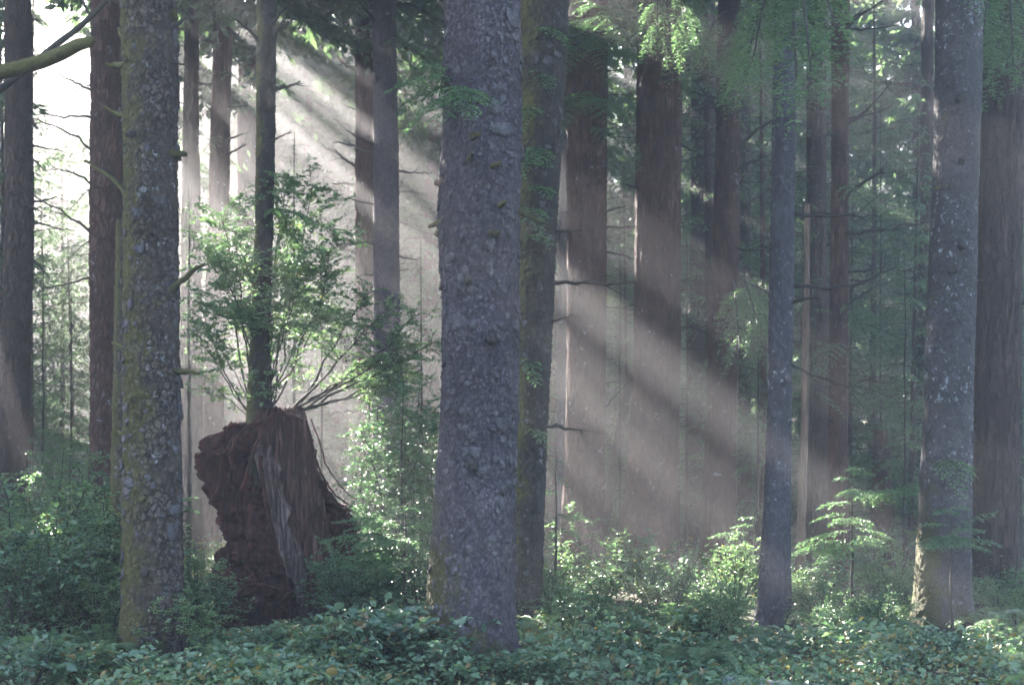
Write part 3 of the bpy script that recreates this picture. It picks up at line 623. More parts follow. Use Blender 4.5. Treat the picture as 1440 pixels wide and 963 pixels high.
# the branch that reaches in from a tree beyond the left edge
me, base, axis, rad = trunk([(-40, -208, -140), (400, -206, -136), (900, -212, -128)], 9.3, H=22, mat=B_MOSS, sides=70, dz=0.03, seed=40, amp=1.7, crown=None) if False else trunk([(-40, -208, -140), (400, -206, -136), (900, -212, -128)], 9.3, H=22, mat=B_MOSS, sides=70, dz=0.03, seed=40)
t = thing('spruce_tree', 'tree at the left edge reaching in with one thick mossy blunt ended bare branch', 'tree', base)
link('trunk', me, t)
def px_path(lst, d, base): return np.array([P(x, y, d if len(r) == 0 else r[0]) for x, y, *r in lst]) - base
mb = MB()
pp = px_path([(-150, 128), (-90, 112), (-40, 106), (0, 102), (30, 96), (60, 86), (90, 74), (112, 64), (127, 57), (132, 55)], 9.0, base)
tube(mb, pp + R.normal(0, 0.004, pp.shape), np.array([14, 12.5, 11.5, 10.5, 10, 9.6, 9, 8.4, 7.5, 4]) / F * 9.0, 18, rough=0.05, seed=3)
link('branch', mb.mesh('mossy_branch', B_MOSSB), t)
mb = MB()
pp = px_path([(-150, 200), (-60, 150), (0, 126), (40, 96), (78, 64), (110, 40), (134, 18), (150, 2)], 9.6, base)
tube(mb, pp, np.array([7, 6, 5, 4.6, 4.2, 4, 3.4, 2.5]) / F * 9.6, 9, rough=0.06)
tube(mb, px_path([(78, 64), (70, 78), (62, 84)], 9.6, base), np.array([3, 2.4, 1.5]) / F * 9.6, 6)
tube(mb, px_path([(128, 24), (122, 14), (114, -4)], 9.6, base), np.array([3, 2.4, 2]) / F * 9.6, 6)
link('dead_branch', mb.mesh('dead_branch', B_DEAD), t)

# ------------------------------------------------------------------ the rotten nurse stump
def loft(rows, d, dratio, sides, nz, disp, seed, mat, name, parent, base, yoff=0.0, closed_top=True):
    rows = sorted(rows, key=lambda r: -r[0])
    zs = np.array([P(0, r[0], d)[2] for r in rows]); xc = np.array([P((r[1] + r[2]) / 2, 0, d)[0] for r in rows]); rr = np.array([(r[2] - r[1]) / 2 / F * d for r in rows])
    zz = np.linspace(zs[0], zs[-1], nz); th = np.arange(sides) / sides * 2 * math.pi
    Z, T = np.meshgrid(zz, th, indexing='ij')
    def sm(a): return np.interp(zz, zs, a)
    r = sm(rr)[:, None]; c = sm(xc)[:, None]
    p = np.stack([c + r * np.cos(T), yoff + r * dratio * np.sin(T), Z], -1).reshape(-1, 3)
    nr = np.stack([np.cos(T), np.sin(T), 0 * T], -1).reshape(-1, 3)
    v = p + nr * disp(p, T.ravel())[:, None]
    top = v[-sides:]
    i = np.arange(nz - 1)[:, None] * sides; j = np.arange(sides)[None]; k = (j + 1) % sides
    q = np.stack([i + j, i + k, i + k + sides, i + j + sides], -1).reshape(-1, 4)
    mb = MB(); off = np.array([base[0], 0, base[2]]); mb.add(v - off, q)
    # ragged splintered rim falling into a hollow top
    ring = top - off
    rng = np.random.default_rng(seed)
    cen = ring.mean(0)
    lv = [ring]
    for f, dzv in ((0.86, 0.03), (0.6, -0.02), (0.3, 0.02)):
        l = cen + (ring - cen) * f; l[:, 2] = ring[:, 2] + dzv + rng.normal(0, 0.016, sides); lv.append(l)
    w = np.concatenate(lv + [cen[None]])
    qq = np.concatenate([np.stack([a * sides + j[0], a * sides + k[0], (a + 1) * sides + k[0], (a + 1) * sides + j[0]], -1) for a in range(3)])
    t = np.stack([3 * sides + j[0], 3 * sides + k[0], np.full(sides, 4 * sides)], -1)
    mb.add(w, qq); mb.t.append(t + mb.n - len(w)); mb.at.append(np.full(len(t), .5)); mb.mt.append(np.zeros(len(t), int))
    return link(name, mb.mesh(name, mat), parent)
SD = 15.9
sb = np.array([P(395, 0, SD)[0], SD, 0.0])
st = thing('rotten_stump', 'tall reddish brown rotten nurse stump with a pale split slab and shrubs sprouting on top', 'stump', sb)
def d_mass(p, T):
    a = fbm(p * np.array([2.2, 2.2, 1.4]), 4, 50) * 0.16
    f1, f2, cr = worley(p * np.array([5, 5, 3.2]), 52)
    g1, g2, cg = worley(p * np.array([16, 16, 9.0]) + 0.4 * fbm(p * 6, 2, 55)[:, None], 54)
    return a + 0.06 * (sstep(0, 0.3, f2 - f1) - 0.6) + 0.05 * fbm(p * 13, 4, 51) + 0.05 * (cr - 0.5) + 0.022 * (sstep(0, 0.3, g2 - g1) - 0.5) + 0.02 * cg
def d_slab(p, T):
    rg = np.abs(fbm(np.stack([p[:, 0] * 11, p[:, 1] * 11, p[:, 2] * 0.9], 1), 4, 60))
    f1, f2, cr = worley(p * np.array([9, 9, 1.1]), 61)
    fb = np.abs(fbm(p * np.array([45, 45, 2.2]), 3, 64))
    return 0.07 * fbm(p * np.array([3, 3, 1.0]), 3, 62) - 0.10 * rg + 0.03 * sstep(0, .3, f2 - f1) + 0.012 * fbm(p * 25, 3, 63) - 0.035 * fb
Yc = 0.0
B_PALE = bark_mat('pale_split_wood', (0.026, 0.014, 0.014), (0.176, 0.119, 0.112), (0.338, 0.270, 0.257), moss=-0.4, fine=26, stretch=0.07, bump=0.9)
loft([(600, 318, 372), (612, 300, 372), (630, 288, 366), (655, 285, 362), (685, 292, 366), (715, 301, 375), (740, 309, 384), (765, 318, 392), (790, 306, 400), (820, 300, 408), (850, 300, 414), (885, 306, 424), (930, 300, 440)], SD, 0.75, 260, 300, d_mass, 1, B_ROT, 'root_mass', st, sb, -0.02)
loft([(579, 366, 430), (592, 362, 433), (620, 364, 438), (650, 370, 444), (690, 378, 452), (730, 388, 459), (770, 402, 466), (800, 410, 476), (825, 416, 488), (850, 420, 492), (920, 412, 500)], SD, 0.55, 240, 320, d_slab, 2, B_ROT2, 'wood_slab', st, sb, -0.10)
loft([(632, 374, 384), (660, 372, 397), (700, 378, 407), (740, 389, 418), (780, 400, 428), (815, 412, 434), (850, 420, 430)], SD, 0.45, 160, 300, lambda p, T: 1.5 * d_slab(p, T) + 0.05 * fbm(p * np.array([9, 9, 4.0]), 3, 66), 5, B_PALE, 'split_face', st, sb, -0.27)
loft([(590, 330, 428), (640, 310, 436), (760, 330, 450), (860, 320, 470), (930, 310, 480)], SD, 0.6, 80, 100, d_mass, 4, B_ROT, 'heart_rot', st, sb, 0.42)
loft([(672, 434, 448), (700, 440, 472), (716, 444, 492), (732, 444, 502), (760, 440, 500), (800, 440, 496), (900, 420, 506)], SD + 0.3, 0.8, 120, 120, d_mass, 3, B_ROT, 'root_shoulder', st, sb, 0.25)
def root(lst, w, d=SD - 0.5, mat=B_ROT, name='root'):
    pp = px_path(lst, d, sb); n = len(pp)
    t = np.linspace(0, n - 1, n * 4); q = np.stack([np.interp(t, np.arange(n), pp[:, k]) for k in range(3)], 1)
    q[1:-1] = (q[:-2] + q[1:-1] * 2 + q[2:]) / 4
    q += R.normal(0, 0.006, q.shape)
    mb = MB(); tube(mb, q, np.linspace(w, w * 0.4, len(q)) * 0.36 / F * d, 8, rough=0.14, seed=int(lst[0][0])); link(name, mb.mesh(name, mat), st)
root([(432, 590), (442, 640), (456, 675), (476, 700), (500, 714), (515, 724)], 5, SD - .3)
root([(437, 588), (452, 628), (462, 662), (485, 690), (508, 708)], 3.5, SD - .35)
root([(314, 604), (330, 596), (352, 602), (372, 592), (392, 584)], 8)
root([(306, 640), (330, 628), (352, 634), (366, 618)], 7)
root([(330, 660), (322, 640), (332, 614), (352, 596), (378, 590)], 9, SD - .55)
root([(372, 600), (384, 584), (400, 580), (424, 590)], 12)
root([(340, 690), (352, 650), (362, 620), (380, 596)], 8, SD - .6)
root([(320, 850), (350, 820), (390, 826), (420, 850), (440, 872)], 9, SD - .75)
root([(392, 845), (420, 826), (444, 846), (462, 862)], 7, SD - .8)
root([(300, 700), (312, 680), (310, 650), (320, 620)], 9, SD - .35)
root([(366, 640), (372, 700), (388, 760), (404, 820), (410, 860)], 8, SD - .62)

# ------------------------------------------------------------------ shrubs
def shrub(root_pts, tips, leaf, rng, dens=1.0, sub=9, wst=0.010, leafmix=0, bulge=0.15, planar=0.6, twl=0.35):
    """woody stems arching from the roots to the tips, side twigs, leaves alternate along the twigs. material 0 leaves, 1 wood"""
    mb = MB(); L0, W0 = leaf
    pos, dd = [], []
    for i, tip in enumerate(tips):
        a = root_pts[i % len(root_pts)] + rng.normal(0, 0.02, 3); Ls = np.linalg.norm(tip - a)
        mid = (a + tip) / 2 + np.array([0, 0, bulge * Ls]) + rng.normal(0, 0.06 * Ls, 3)
        p = bez(a, mid, tip, 9); p[1:-1] += rng.normal(0, 0.012 * Ls, (7, 3))
        tube(mb, p, wst * np.linspace(1, 0.3, 9) * (0.6 + 0.4 * Ls), 6, m=1, cap=False)
        ns = max(3, int(sub * Ls * 1.4))
        for k in range(ns):
            f = rng.uniform(0.3, 1.0) ** 0.7; b = np.array([np.interp(f * 8, np.arange(9), p[:, c]) for c in range(3)])
            ax = unit(tip - a)
            dv = rng.normal(0, 1, 3); dv[2] = dv[2] * (1 - planar) + 0.12; dv = unit(unit(dv) + ax * 0.45)
            l = twl * Ls * rng.uniform(0.4, 1.0) * (1.15 - 0.6 * f)
            l = min(max(l, 0.10), 0.55)
            e = b + dv * l - np.array([0, 0, 0.12 * l])
            q = bez(b, b + dv * l * 0.5 + np.array([0, 0, 0.06 * l]), e, 5)
            tube(mb, q, wst * 0.32 * np.linspace(1, 0.35, 5), 4, m=1, cap=False)
            segs = [(q, l, dv)]
            for s in range(max(1, int(l / 0.11))):
                g = rng.uniform(0.2, 0.95); bb = np.array([np.interp(g * 4, np.arange(5), q[:, c]) for c in range(3)])
                sv = np.cross(dv, [0, 0, 1.0]) * rng.choice([-1, 1]) + dv * rng.uniform(0.3, 0.9) + rng.normal(0, 0.25, 3); sv = unit(sv)
                l2 = l * rng.uniform(0.3, 0.6)
                segs.append((bez(bb, bb + sv * l2 * 0.5, bb + sv * l2 - np.array([0, 0, 0.1 * l2]), 4), l2, sv))
            for (qq, ll, v) in segs:
                n = max(2, int(ll / (L0 * 0.62) * dens)); u = (np.arange(n) + rng.random(n)) / n
                m_ = len(qq) - 1
                pos.append(np.stack([np.interp(u * m_, np.arange(m_ + 1), qq[:, c]) for c in range(3)], 1))
                sd = unit(np.cross(v, [0, 0, 1.0]))
                sg = np.where(np.arange(n) % 2 == 0, 1, -1)[:, None]
                dd.append(sd * sg * 0.9 + v * 0.6 + rng.normal(0, 0.3, (n, 3)))
    pos = np.concatenate(pos); dd = np.concatenate(dd); n = len(pos)
    nr = np.array([0, 0, 1.0]) + rng.normal(0, 0.42, (n, 3))
    sz = rng.lognormal(0, 0.22, n)
    leaves(mb, pos, dd, nr, L0 * sz, W0 * sz * rng.uniform(0.85, 1.15, n), rng.random(n))
    return mb
def dome(rng, r, h, n, lo=0.5):
    t = []
    for k in range(n):
        a = rng.uniform(0, 6.28); f = math.sqrt(rng.random())
        t.append(np.array([math.cos(a) * r * f, math.sin(a) * r * f, h * (lo + (1 - lo) * math.sqrt(max(0, 1 - f * f * 0.9)) * rng.uniform(0.75, 1.05))]))
    return t
def shrub_thing(name, label, cat, mb, mats, loc=(0, 0, 0), group=None):
    """foliage and stems as two parts"""
    v, q, t, aq, at, mq, mt = mb.arrays()
    th = thing(name, label, cat, loc, group)
    lf = mq == 0
    def sub(qs, a, nm, mat):
        u, inv = np.unique(qs.ravel(), return_inverse=True)
        me = to_mesh(nm, (v[u], inv.reshape(qs.shape), np.zeros((0, 3), np.int64), a, np.zeros(0), np.zeros(len(qs), int), np.zeros(0, int)), mat)
        link(nm, me, th)
    sub(q[lf], aq[lf], 'foliage', mats[0]); sub(q[~lf], aq[~lf], 'stems', mats[1])
    return th

# the big huckleberry on the stump: stems fan up from its top
rng = np.random.default_rng(31)
rt = [P(358, 590, SD) - sb, P(376, 586, SD) - sb, P(410, 580, SD - .1) - sb]
tp = [(280, 410), (300, 345), (330, 310), (400, 270), (440, 260), (470, 330), (300, 470), (330, 510), (285, 520), (420, 400), (460, 390), (400, 340), (310, 300), (390, 470), (270, 450), (430, 450), (350, 370), (330, 550), (385, 540), (350, 440)]
mb = shrub(rt[:2], [P(x, y, SD + rng.uniform(-0.5, 0.45)) - sb for x, y in tp], (0.042, 0.026), rng, 1.15, 13, 0.009, bulge=0.02, twl=0.34)
shrub_thing('huckleberry_shrub', 'bright green small leaved shrub fanning upward from the top of the rotten stump', 'shrub', mb, (L_HUC, B_DEAD), sb)
rng = np.random.default_rng(32)
tp = [(545, 430), (590, 440), (560, 490), (520, 505), (612, 480), (590, 520), (525, 400), (548, 545)]
mb = shrub([rt[2]], [P(x, y, SD + rng.uniform(-0.5, 0.3)) - sb for x, y in tp], (0.040, 0.025), rng, 1.2, 13, 0.014, bulge=0.0, twl=0.32)
shrub_thing('huckleberry_shrub', 'sparse olive leaved shrub arching right on bare stems from the stump top', 'shrub', mb, (L_HUC, B_DEAD), sb)

def airy(label, foot, d, tips, seed, leaf=(0.040, 0.025), mats=None):
    rng = np.random.default_rng(seed); b = P(foot, 0, d); b[2] = gz(b[0], d)
    mb = shrub([np.array([0, 0, -0.05]), np.array([0.12, 0.05, -0.05]), np.array([-0.1, 0.03, -0.05])], [P(x, y, d + rng.uniform(-0.6, 0.6)) - b for x, y in tips], leaf, rng, 1.1, 12, 0.008, bulge=0.03, twl=0.26)
    shrub_thing('huckleberry_shrub', label, 'shrub', mb, mats or (L_HUC, B_DEAD), b)
airy('tall airy green shrub filling the gap between the rotten stump and the thick spruce', 575, 15.6, [(505, 600), (530, 560), (560, 520), (590, 545), (612, 590), (545, 640), (600, 650), (570, 600), (500, 660), (525, 690), (610, 700), (560, 690)], 33, mats=(L_DARKB, B_DEAD))
airy('tall feathery pale shrub at the back of the left thicket, its twigs above the others', 95, 16.8, [(20, 660), (50, 640), (90, 625), (130, 640), (160, 670), (70, 680), (110, 690), (30, 710), (150, 720), (60, 730), (120, 740)], 34)
airy('upright leafy shrub in front of the foot of the sunlit edge trunk', 830, 18.4, [(775, 740), (800, 715), (835, 730), (870, 745), (890, 770), (790, 780), (850, 790), (820, 770)], 35)
airy('leafy dark shrub with arching stems in front of the flared purplish trunk', 900, 17.4, [(850, 760), (875, 748), (915, 745), (950, 755), (970, 790), (930, 800), (870, 800), (900, 780)], 36, mats=(L_DARKB, B_DEAD))
airy('bright bush between the fanned young hemlock and the mossy footed tree', 1262, 16.4, [(1225, 770), (1250, 750), (1280, 755), (1295, 790), (1235, 810), (1270, 800)], 37)

# shrub kinds to repeat
def kinds(seed, leaf, r, h, n, dens, mats, name, **kw):
    rng = np.random.default_rng(seed)
    return shrub([np.array([0, 0, -0.05])], dome(rng, r, h, n, 0.18), leaf, rng, dens, **kw)
SH = {
    'huck': [kinds(200 + k, (0.042, 0.026), 0.75, 1.15, 16, 0.95, None, '') for k in range(3)],
    'dark': [kinds(210 + k, (0.038, 0.023), 0.7, 0.95, 18, 1.05, None, '') for k in range(3)],
    'salal': [kinds(220 + k, (0.068, 0.042), 0.50, 0.48, 16, 1.05, None, '', twl=0.45, planar=0.35) for k in range(4)],
}
PROTO = {}
def place_shrub(kind, k, px, py_top, d, label, sc=1.0, name=None, mat=None, group=None):
    """py_top: where its top shows in the photo"""
    h = {'huck': 1.2, 'dark': 1.0, 'salal': 0.55}[kind]
    top = P(px, py_top, d); g = gz(top[0], d)
    s = sc if sc > 0 else max(0.35, (top[2] - g) / h)
    mat = mat or {'huck': L_HUC, 'dark': L_DARKB, 'salal': L_SAL}[kind]
    loc = (top[0], d, g if sc <= 0 else g)
    nm = {'huck': 'huckleberry_shrub', 'dark': 'evergreen_shrub', 'salal': 'salal_shrub'}[kind]
    key = (kind, k, mat.name)
    if key not in PROTO:
        t = shrub_thing(nm, label, 'shrub', SH[kind][k], (mat, B_DEAD), loc, group); PROTO[key] = t
        t.rotation_euler = (0, 0, R.uniform(0, 6.28)); t.scale = (s, s, s)
        return t
    return dup(PROTO[key], loc, R.uniform(0, 6.28), s, label, group)

S = -1
lst = [
    ('huck', 0, 40, 668, 15.5, 'tall pale green thicket shrub at the foot of the dark trunk by the left edge'),
    ('huck', 1, 110, 660, 16.5, 'tall twiggy green shrub in front of the reddish trunk beside the mossy spruce'),
    ('dark', 0, 20, 760, 13.2, 'dark leafy shrub low at the left edge of the thicket'),
    ('huck', 2, 100, 730, 13.8, 'dense mid green shrub left of the mossy spruce, about half its neighbours height'),
    ('huck', 0, 150, 770, 13.4, 'leafy green shrub touching the left foot of the mossy spruce'),
    ('dark', 1, 66, 700, 17.5, 'shaded shrub filling the back of the left thicket'),
    ('huck', 1, 275, 762, 14.2, 'yellow green shrub between the foot of the mossy spruce and the rotten stump'),
    ('huck', 2, 262, 820, 12.4, 'small leafy shrub right at the right foot of the mossy spruce'),
    ('dark', 2, 560, 715, 15.6, 'layered dark green shrub between the rotten stump and the thick spruce'),
    ('huck', 0, 505, 745, 14.8, 'green shrub spreading in front of the right shoulder of the rotten stump'),
    ('dark', 0, 590, 760, 14.2, 'dark shrub hugging the moss yellowed left foot of the thick spruce'),
    ('dark', 1, 770, 790, 15.2, 'deep green shrub at the right foot of the thick grey spruce'),
    ('dark', 2, 850, 775, 17.5, 'dark rounded evergreen shrub below the light shafts'),
    ('dark', 0, 905, 765, 18.2, 'evergreen shrub with sunlit upper leaves in front of the flared purplish trunk'),
    ('dark', 1, 945, 800, 16.5, 'dark shrub in front of the base of the hazy gap trunk'),
    ('huck', 1, 1035, 745, 17.0, 'brilliantly sunlit shrub just left of the slim bluish trunk'),
    ('huck', 2, 1000, 810, 15.6, 'sunlit low shrub in front of the red brown curving trunk'),
    ('huck', 0, 1140, 790, 16.8, 'bright leafy shrub just right of the slim bluish trunk'),
    ('huck', 1, 1235, 780, 17.5, 'green shrub between the young hemlock and the mossy footed tree'),
    ('dark', 2, 1290, 800, 19.5, 'shaded shrub behind the left side of the mossy footed tree'),
    ('dark', 0, 1400, 830, 17.0, 'dark low shrub in front of the dark brown right hand trunk'),
    ('huck', 2, 1436, 790, 18.0, 'green shrub at the right edge beyond the dark brown trunk'),
    ('dark', 1, 700, 830, 19.0, 'shrub glimpsed behind the thick spruce at ground level'),
    ('huck', 0, 1090, 800, 18.5, 'leafy shrub behind the slim bluish trunk'),
    ('huck', 1, 470, 700, 22.0, 'hazy pale shrub below the close pair of trunks'),
    ('dark', 2, 620, 720, 20.0, 'hazy shrub behind the left edge of the thick spruce'),
    ('huck', 2, 180, 690, 21.0, 'hazy shrub seen past the mossy spruce in the left thicket'),
    ('dark', 1, 1330, 760, 22.0, 'shrub far behind the mossy footed tree'),
]
for kind, k, px, py, d, lab in lst: place_shrub(kind, k, px, py, d, lab, S)
rng = np.random.default_rng(90)
spans = [(-20, 170, 640, 740, 'thicket shrub in the bed left of the mossy spruce', 9), (260, 300, 790, 850, 'low shrub between the mossy spruce and the stump', 2), (470, 610, 730, 800, 'shrub of the bank between the stump and the thick spruce', 5),
         (735, 1050, 775, 850, 'evergreen shrub of the bed between the thick spruce and the bluish trunk', 9), (1110, 1290, 775, 850, 'shrub of the bed between the bluish trunk and the mossy footed tree', 7), (1365, 1450, 800, 860, 'shrub of the bed below the dark brown trunk', 3)]
spans += [(-10, 165, 790, 850, 'low front shrub of the bed left of the mossy spruce', 6), (1120, 1280, 800, 850, 'low front shrub of the bed between the bluish trunk and the mossy footed tree', 6), (735, 850, 800, 860, 'low front shrub at the right foot of the thick spruce', 4), (830, 1060, 800, 850, 'low front shrub of the bed between the thick spruce and the bluish trunk', 10)]
for a, b, y0, y1, lab, n in spans:
    for i in range(n):
        d = rng.uniform(13.2, 15.4) if 'front' in lab else rng.uniform(13.6, 19.5)
        place_shrub(('huck', 'dark')[int(rng.random() < 0.5)], int(rng.integers(0, 3)), rng.uniform(a, b), rng.uniform(y0, y1), d, lab, S, group=lab)
# salal along the front edge
front = [
    ('pale blue green salal clump at the bottom left corner', 30, 880, 10.6), ('salal clump left of the foot of the mossy spruce', 120, 892, 10.8),
    ('bluish salal clump covering the foot of the mossy spruce', 215, 895, 11.0), ('salal clump beside the short mossy log', 330, 900, 10.8),
    ('broad leaved salal clump below the rotten stump', 385, 862, 12.6), ('tall pale salal clump on the mound left of the thick spruce', 540, 838, 11.6),
    ('salal clump at the top of the mound by the thick spruce foot', 590, 826, 11.9), ('salal clump on the left slope of the front mound', 470, 868, 11.4),
    ('salal clump at the front of the mound', 430, 905, 10.6), ('browning salal clump right against the left foot of the thick spruce', 610, 885, 11.3),
    ('salal clump at the right foot of the thick spruce', 745, 898, 11.2), ('salal clump at the bottom centre below the evergreen shrubs', 830, 885, 12.2),
    ('dark salal clump left of the mossy snag stump', 880, 895, 12.4), ('salal clump right of the mossy snag stump', 960, 880, 12.6),
    ('salal clump in front of the slim bluish trunk', 1075, 885, 12.9), ('salal clump behind the pale lichened log', 1150, 880, 13.2),
    ('salal clump with pinkish leaves beside the young hemlock', 1190, 868, 13.8), ('salal clump in front of the mossy footed tree', 1330, 880, 12.6),
    ('upright blue green salal clump left of the foot of the mossy footed tree', 1285, 868, 12.2), ('salal clump below the dark brown trunk', 1400, 865, 13.2),
    ('salal clump in the bottom right corner', 1425, 912, 10.9), ('salal clump beyond the right end of the pale log', 1250, 905, 11.2),
]
for i, (lab, px, py, d) in enumerate(front):
    place_shrub('salal', i % 4, px, py, d, lab, S, mat=(L_SALB if i % 3 != 1 else L_SAL))

# ------------------------------------------------------------------ young conifers with fine needles
def young(name, label, lx, d, py_base, py_top, tiers, seed, mat=L_HEM, nl=0.034, wl=0.016, step=0.0095, tw=0.040, sw=None, bare=True, dx=0.0):
    rng = np.random.default_rng(seed)
    b = P(lx, py_base, d); b[2] = gz(b[0], d); top = P(lx + dx, py_top, d)
    t = thing(name, label, 'tree', b)
    Hh = top[2] - b[2]
    mb = MB(); n = 12; u = np.linspace(0, 1, n)
    pth = np.stack([dx / F * d * u ** 1.3, 0 * u, Hh * u], 1) + rng.normal(0, 0.006, (n, 3)); pth[0] = (0, 0, -0.1)
    tube(mb, pth, (sw or 0.018) * np.linspace(1.2, 0.2, n), 8); link('trunk', mb.mesh('trunk', B_DEAD), t)
    mb = MB()
    for (tipx, tipy, py, dep) in tiers:
        z = P(0, py, d)[2] - b[2]; f = np.clip(z / Hh, 0, 1)
        base = np.array([dx / F * d * f ** 1.3, 0, z])
        e = P(tipx, tipy, d + dep) - b
        L = np.linalg.norm((e - base)[:2]); az = math.atan2(e[1] - base[1], e[0] - base[0])
        rz = (e[2] - base[2]) / max(L, 0.05)
        bough(mb, base, az, L, rz + 0.28, 0.28, rng, nl, wl, step, tw, 0.42, 0, 1, 0.008, 0.25, 0.0, 0.5, 0.15)
    link('crown', mb.mesh('crown', [mat, B_DEAD]), t)
    return t
def auto_tiers(lx, d, py0, py1, wpx, n, seed, droop=18, full=True):
    rng = np.random.default_rng(seed); o = []
    for i in range(n):
        f = (i + rng.random()) / n; py = py0 + (py1 - py0) * f
        w = wpx * (1 - 0.85 * f) * rng.uniform(0.6, 1.1); a = i * 2.4 + rng.normal(0, .3)
        o.append((lx + math.cos(a) * w, py + droop * rng.uniform(0.2, 1.3), py, math.sin(a) * w / F * d * (1 if full else 0.3)))
    return o
young('hemlock_sapling', 'young hemlock with fanned layered branches on a thin bare stem right of the bluish trunk', 1198, 15.8, 862, 650,
      [(1108, 786, 758, -.3), (1118, 770, 745, .4), (1150, 800, 765, -.7), (1250, 770, 752, .3), (1242, 775, 760, -.6), (1262, 765, 740, .1), (1170, 740, 730, -.5), (1222, 742, 728, -.6), (1150, 716, 705, .4), (1240, 700, 700, .3), (1300, 680, 712, .2), (1292, 690, 705, -.2), (1260, 690, 700, -.5), (1172, 676, 672, -.2), (1228, 668, 665, .3), (1205, 664, 658, -.4), (1140, 735, 720, .2), (1200, 700, 690, -.7)], 41)
young('hemlock_sapling', 'small dark hemlock growing close against the mossy footed lichen speckled tree', 1338, 14.3, 905, 700,
      [(1292, 768, 752, -.3), (1288, 740, 738, .2), (1402, 720, 742, -.2), (1408, 768, 756, -.3), (1380, 748, 745, -.5), (1310, 775, 758, -.6), (1395, 778, 764, .2), (1320, 722, 720, -.4), (1360, 715, 715, -.3), (1345, 770, 755, -.7)], 42, mat=L_DARKB)
young('hemlock_sapling', 'feathery pale hemlock sapling between the stump and the thick spruce', 566, 15.0, 850, 540, auto_tiers(566, 15.0, 760, 545, 85, 34, 43), 43, sw=0.02)
young('hemlock_sapling', 'lacy hemlock sapling right of the stump with drooping light tips', 520, 17.5, 800, 480, auto_tiers(520, 17.5, 720, 490, 66, 26, 44), 44)
young('hemlock_sapling', 'low layered hemlock whose tips point left over the rotten stump foot', 570, 14.0, 880, 690,
      [(452, 806, 790, -.3), (450, 762, 756, -.2), (470, 735, 735, 0), (480, 790, 775, -.5), (500, 770, 760, -.6), (520, 740, 738, -.3), (610, 780, 770, -.2), (540, 800, 785, -.6), (500, 820, 805, -.3), (600, 745, 740, .3), (545, 720, 712, -.3), (590, 720, 715, -.3), (560, 770, 760, -.8), (530, 760, 750, .3)], 45)
young('hemlock_sapling', 'brilliantly sunlit sapling with white lit tips left of the bluish trunk', 1062, 17.4, 850, 715,
      [(995, 757, 748, -.1), (1004, 800, 788, -.2), (1030, 742, 738, .2), (1022, 775, 768, -.3), (1090, 760, 756, .3), (1040, 730, 728, -.2), (1035, 800, 790, -.3), (1080, 790, 780, -.3)], 46)
young('hemlock_sapling', 'little hemlock sapling in shade left of the sunlit edge trunk', 782, 17.0, 830, 630,
      [(802, 690, 668, -.2), (815, 760, 742, -.2), (762, 700, 690, -.3), (805, 735, 722, .1), (770, 760, 748, -.3), (790, 650, 645, .2), (750, 740, 735, 0), (830, 735, 724, .1)], 47)
young('hemlock_sapling', 'twiggy sapling in front of the reddish trunk beside the mossy spruce', 98, 15.6, 850, 640, auto_tiers(98, 15.6, 780, 660, 70, 20, 48), 48)
young('hemlock_sapling', 'hazy small leaved sapling seen between the left edge trunk and the reddish one', 100, 24.0, 740, 380, auto_tiers(100, 24.0, 660, 400, 70, 22, 49), 49, nl=0.042, wl=0.017, step=0.014, tw=0.06)
young('hemlock_sapling', 'thin sapling in the gap between the bluish trunk and the thin reddish trunk', 1142, 18.8, 830, 160, auto_tiers(1142, 18.8, 560, 180, 46, 26, 50, 30), 50, mat=L_CED, nl=0.036, wl=0.015, step=0.012, tw=0.05)
young('hemlock_sapling', 'sunlit pale sapling top rising behind the stump shrub', 414, 21.0, 760, 185, auto_tiers(414, 21.0, 420, 195, 42, 24, 51, 26), 51, nl=0.036, wl=0.015, step=0.012, tw=0.055, sw=0.03)
young('hemlock_sapling', 'dark topped young hemlock just right of the mossy spruce', 266, 19.0, 800, 262, auto_tiers(266, 19.0, 560, 270, 34, 26, 52, 20), 52, nl=0.036, wl=0.015, step=0.012, tw=0.05, sw=0.03)

mid = [(872, 24.0, 330, 46, 'feathery hazy sapling in the gap between the sunlit edge trunk and the flared purplish one'), (966, 25.5, 260, 44, 'tall misty sapling just right of the flared purplish trunk'),
       (1066, 21.5, 400, 52, 'soft green sapling behind the slim bluish trunk on its left'), (1272, 20.5, 340, 58, 'bushy green sapling left of the mossy footed tree, taller than the fanned hemlock'),
       (1238, 27.0, 140, 60, 'tall misty sapling between the thin reddish trunk and the mossy footed tree'), (592, 19.0, 340, 46, 'grey green sapling close against the left side of the thick spruce'),
       (452, 23.0, 300, 44, 'pale misty sapling left of the close pair of trunks'), (1436, 21.0, 300, 60, 'green sapling at the right edge past the dark brown trunk'), (60, 22.0, 330, 60, 'pale misty sapling in the bright gap right of the left edge trunk'), (222, 24.5, 420, 50, 'misty sapling behind the mossy spruce')]
for i, (px, d, pt, w, lab) in enumerate(mid):
    young('hemlock_sapling', lab, px, d, 830, pt, auto_tiers(px, d, 740, pt + 12, w, 30, 400 + i, 24), 400 + i, mat=L_FAR if d > 22 else L_HEM, nl=0.045, wl=0.019, step=0.015, tw=0.062, sw=0.022)
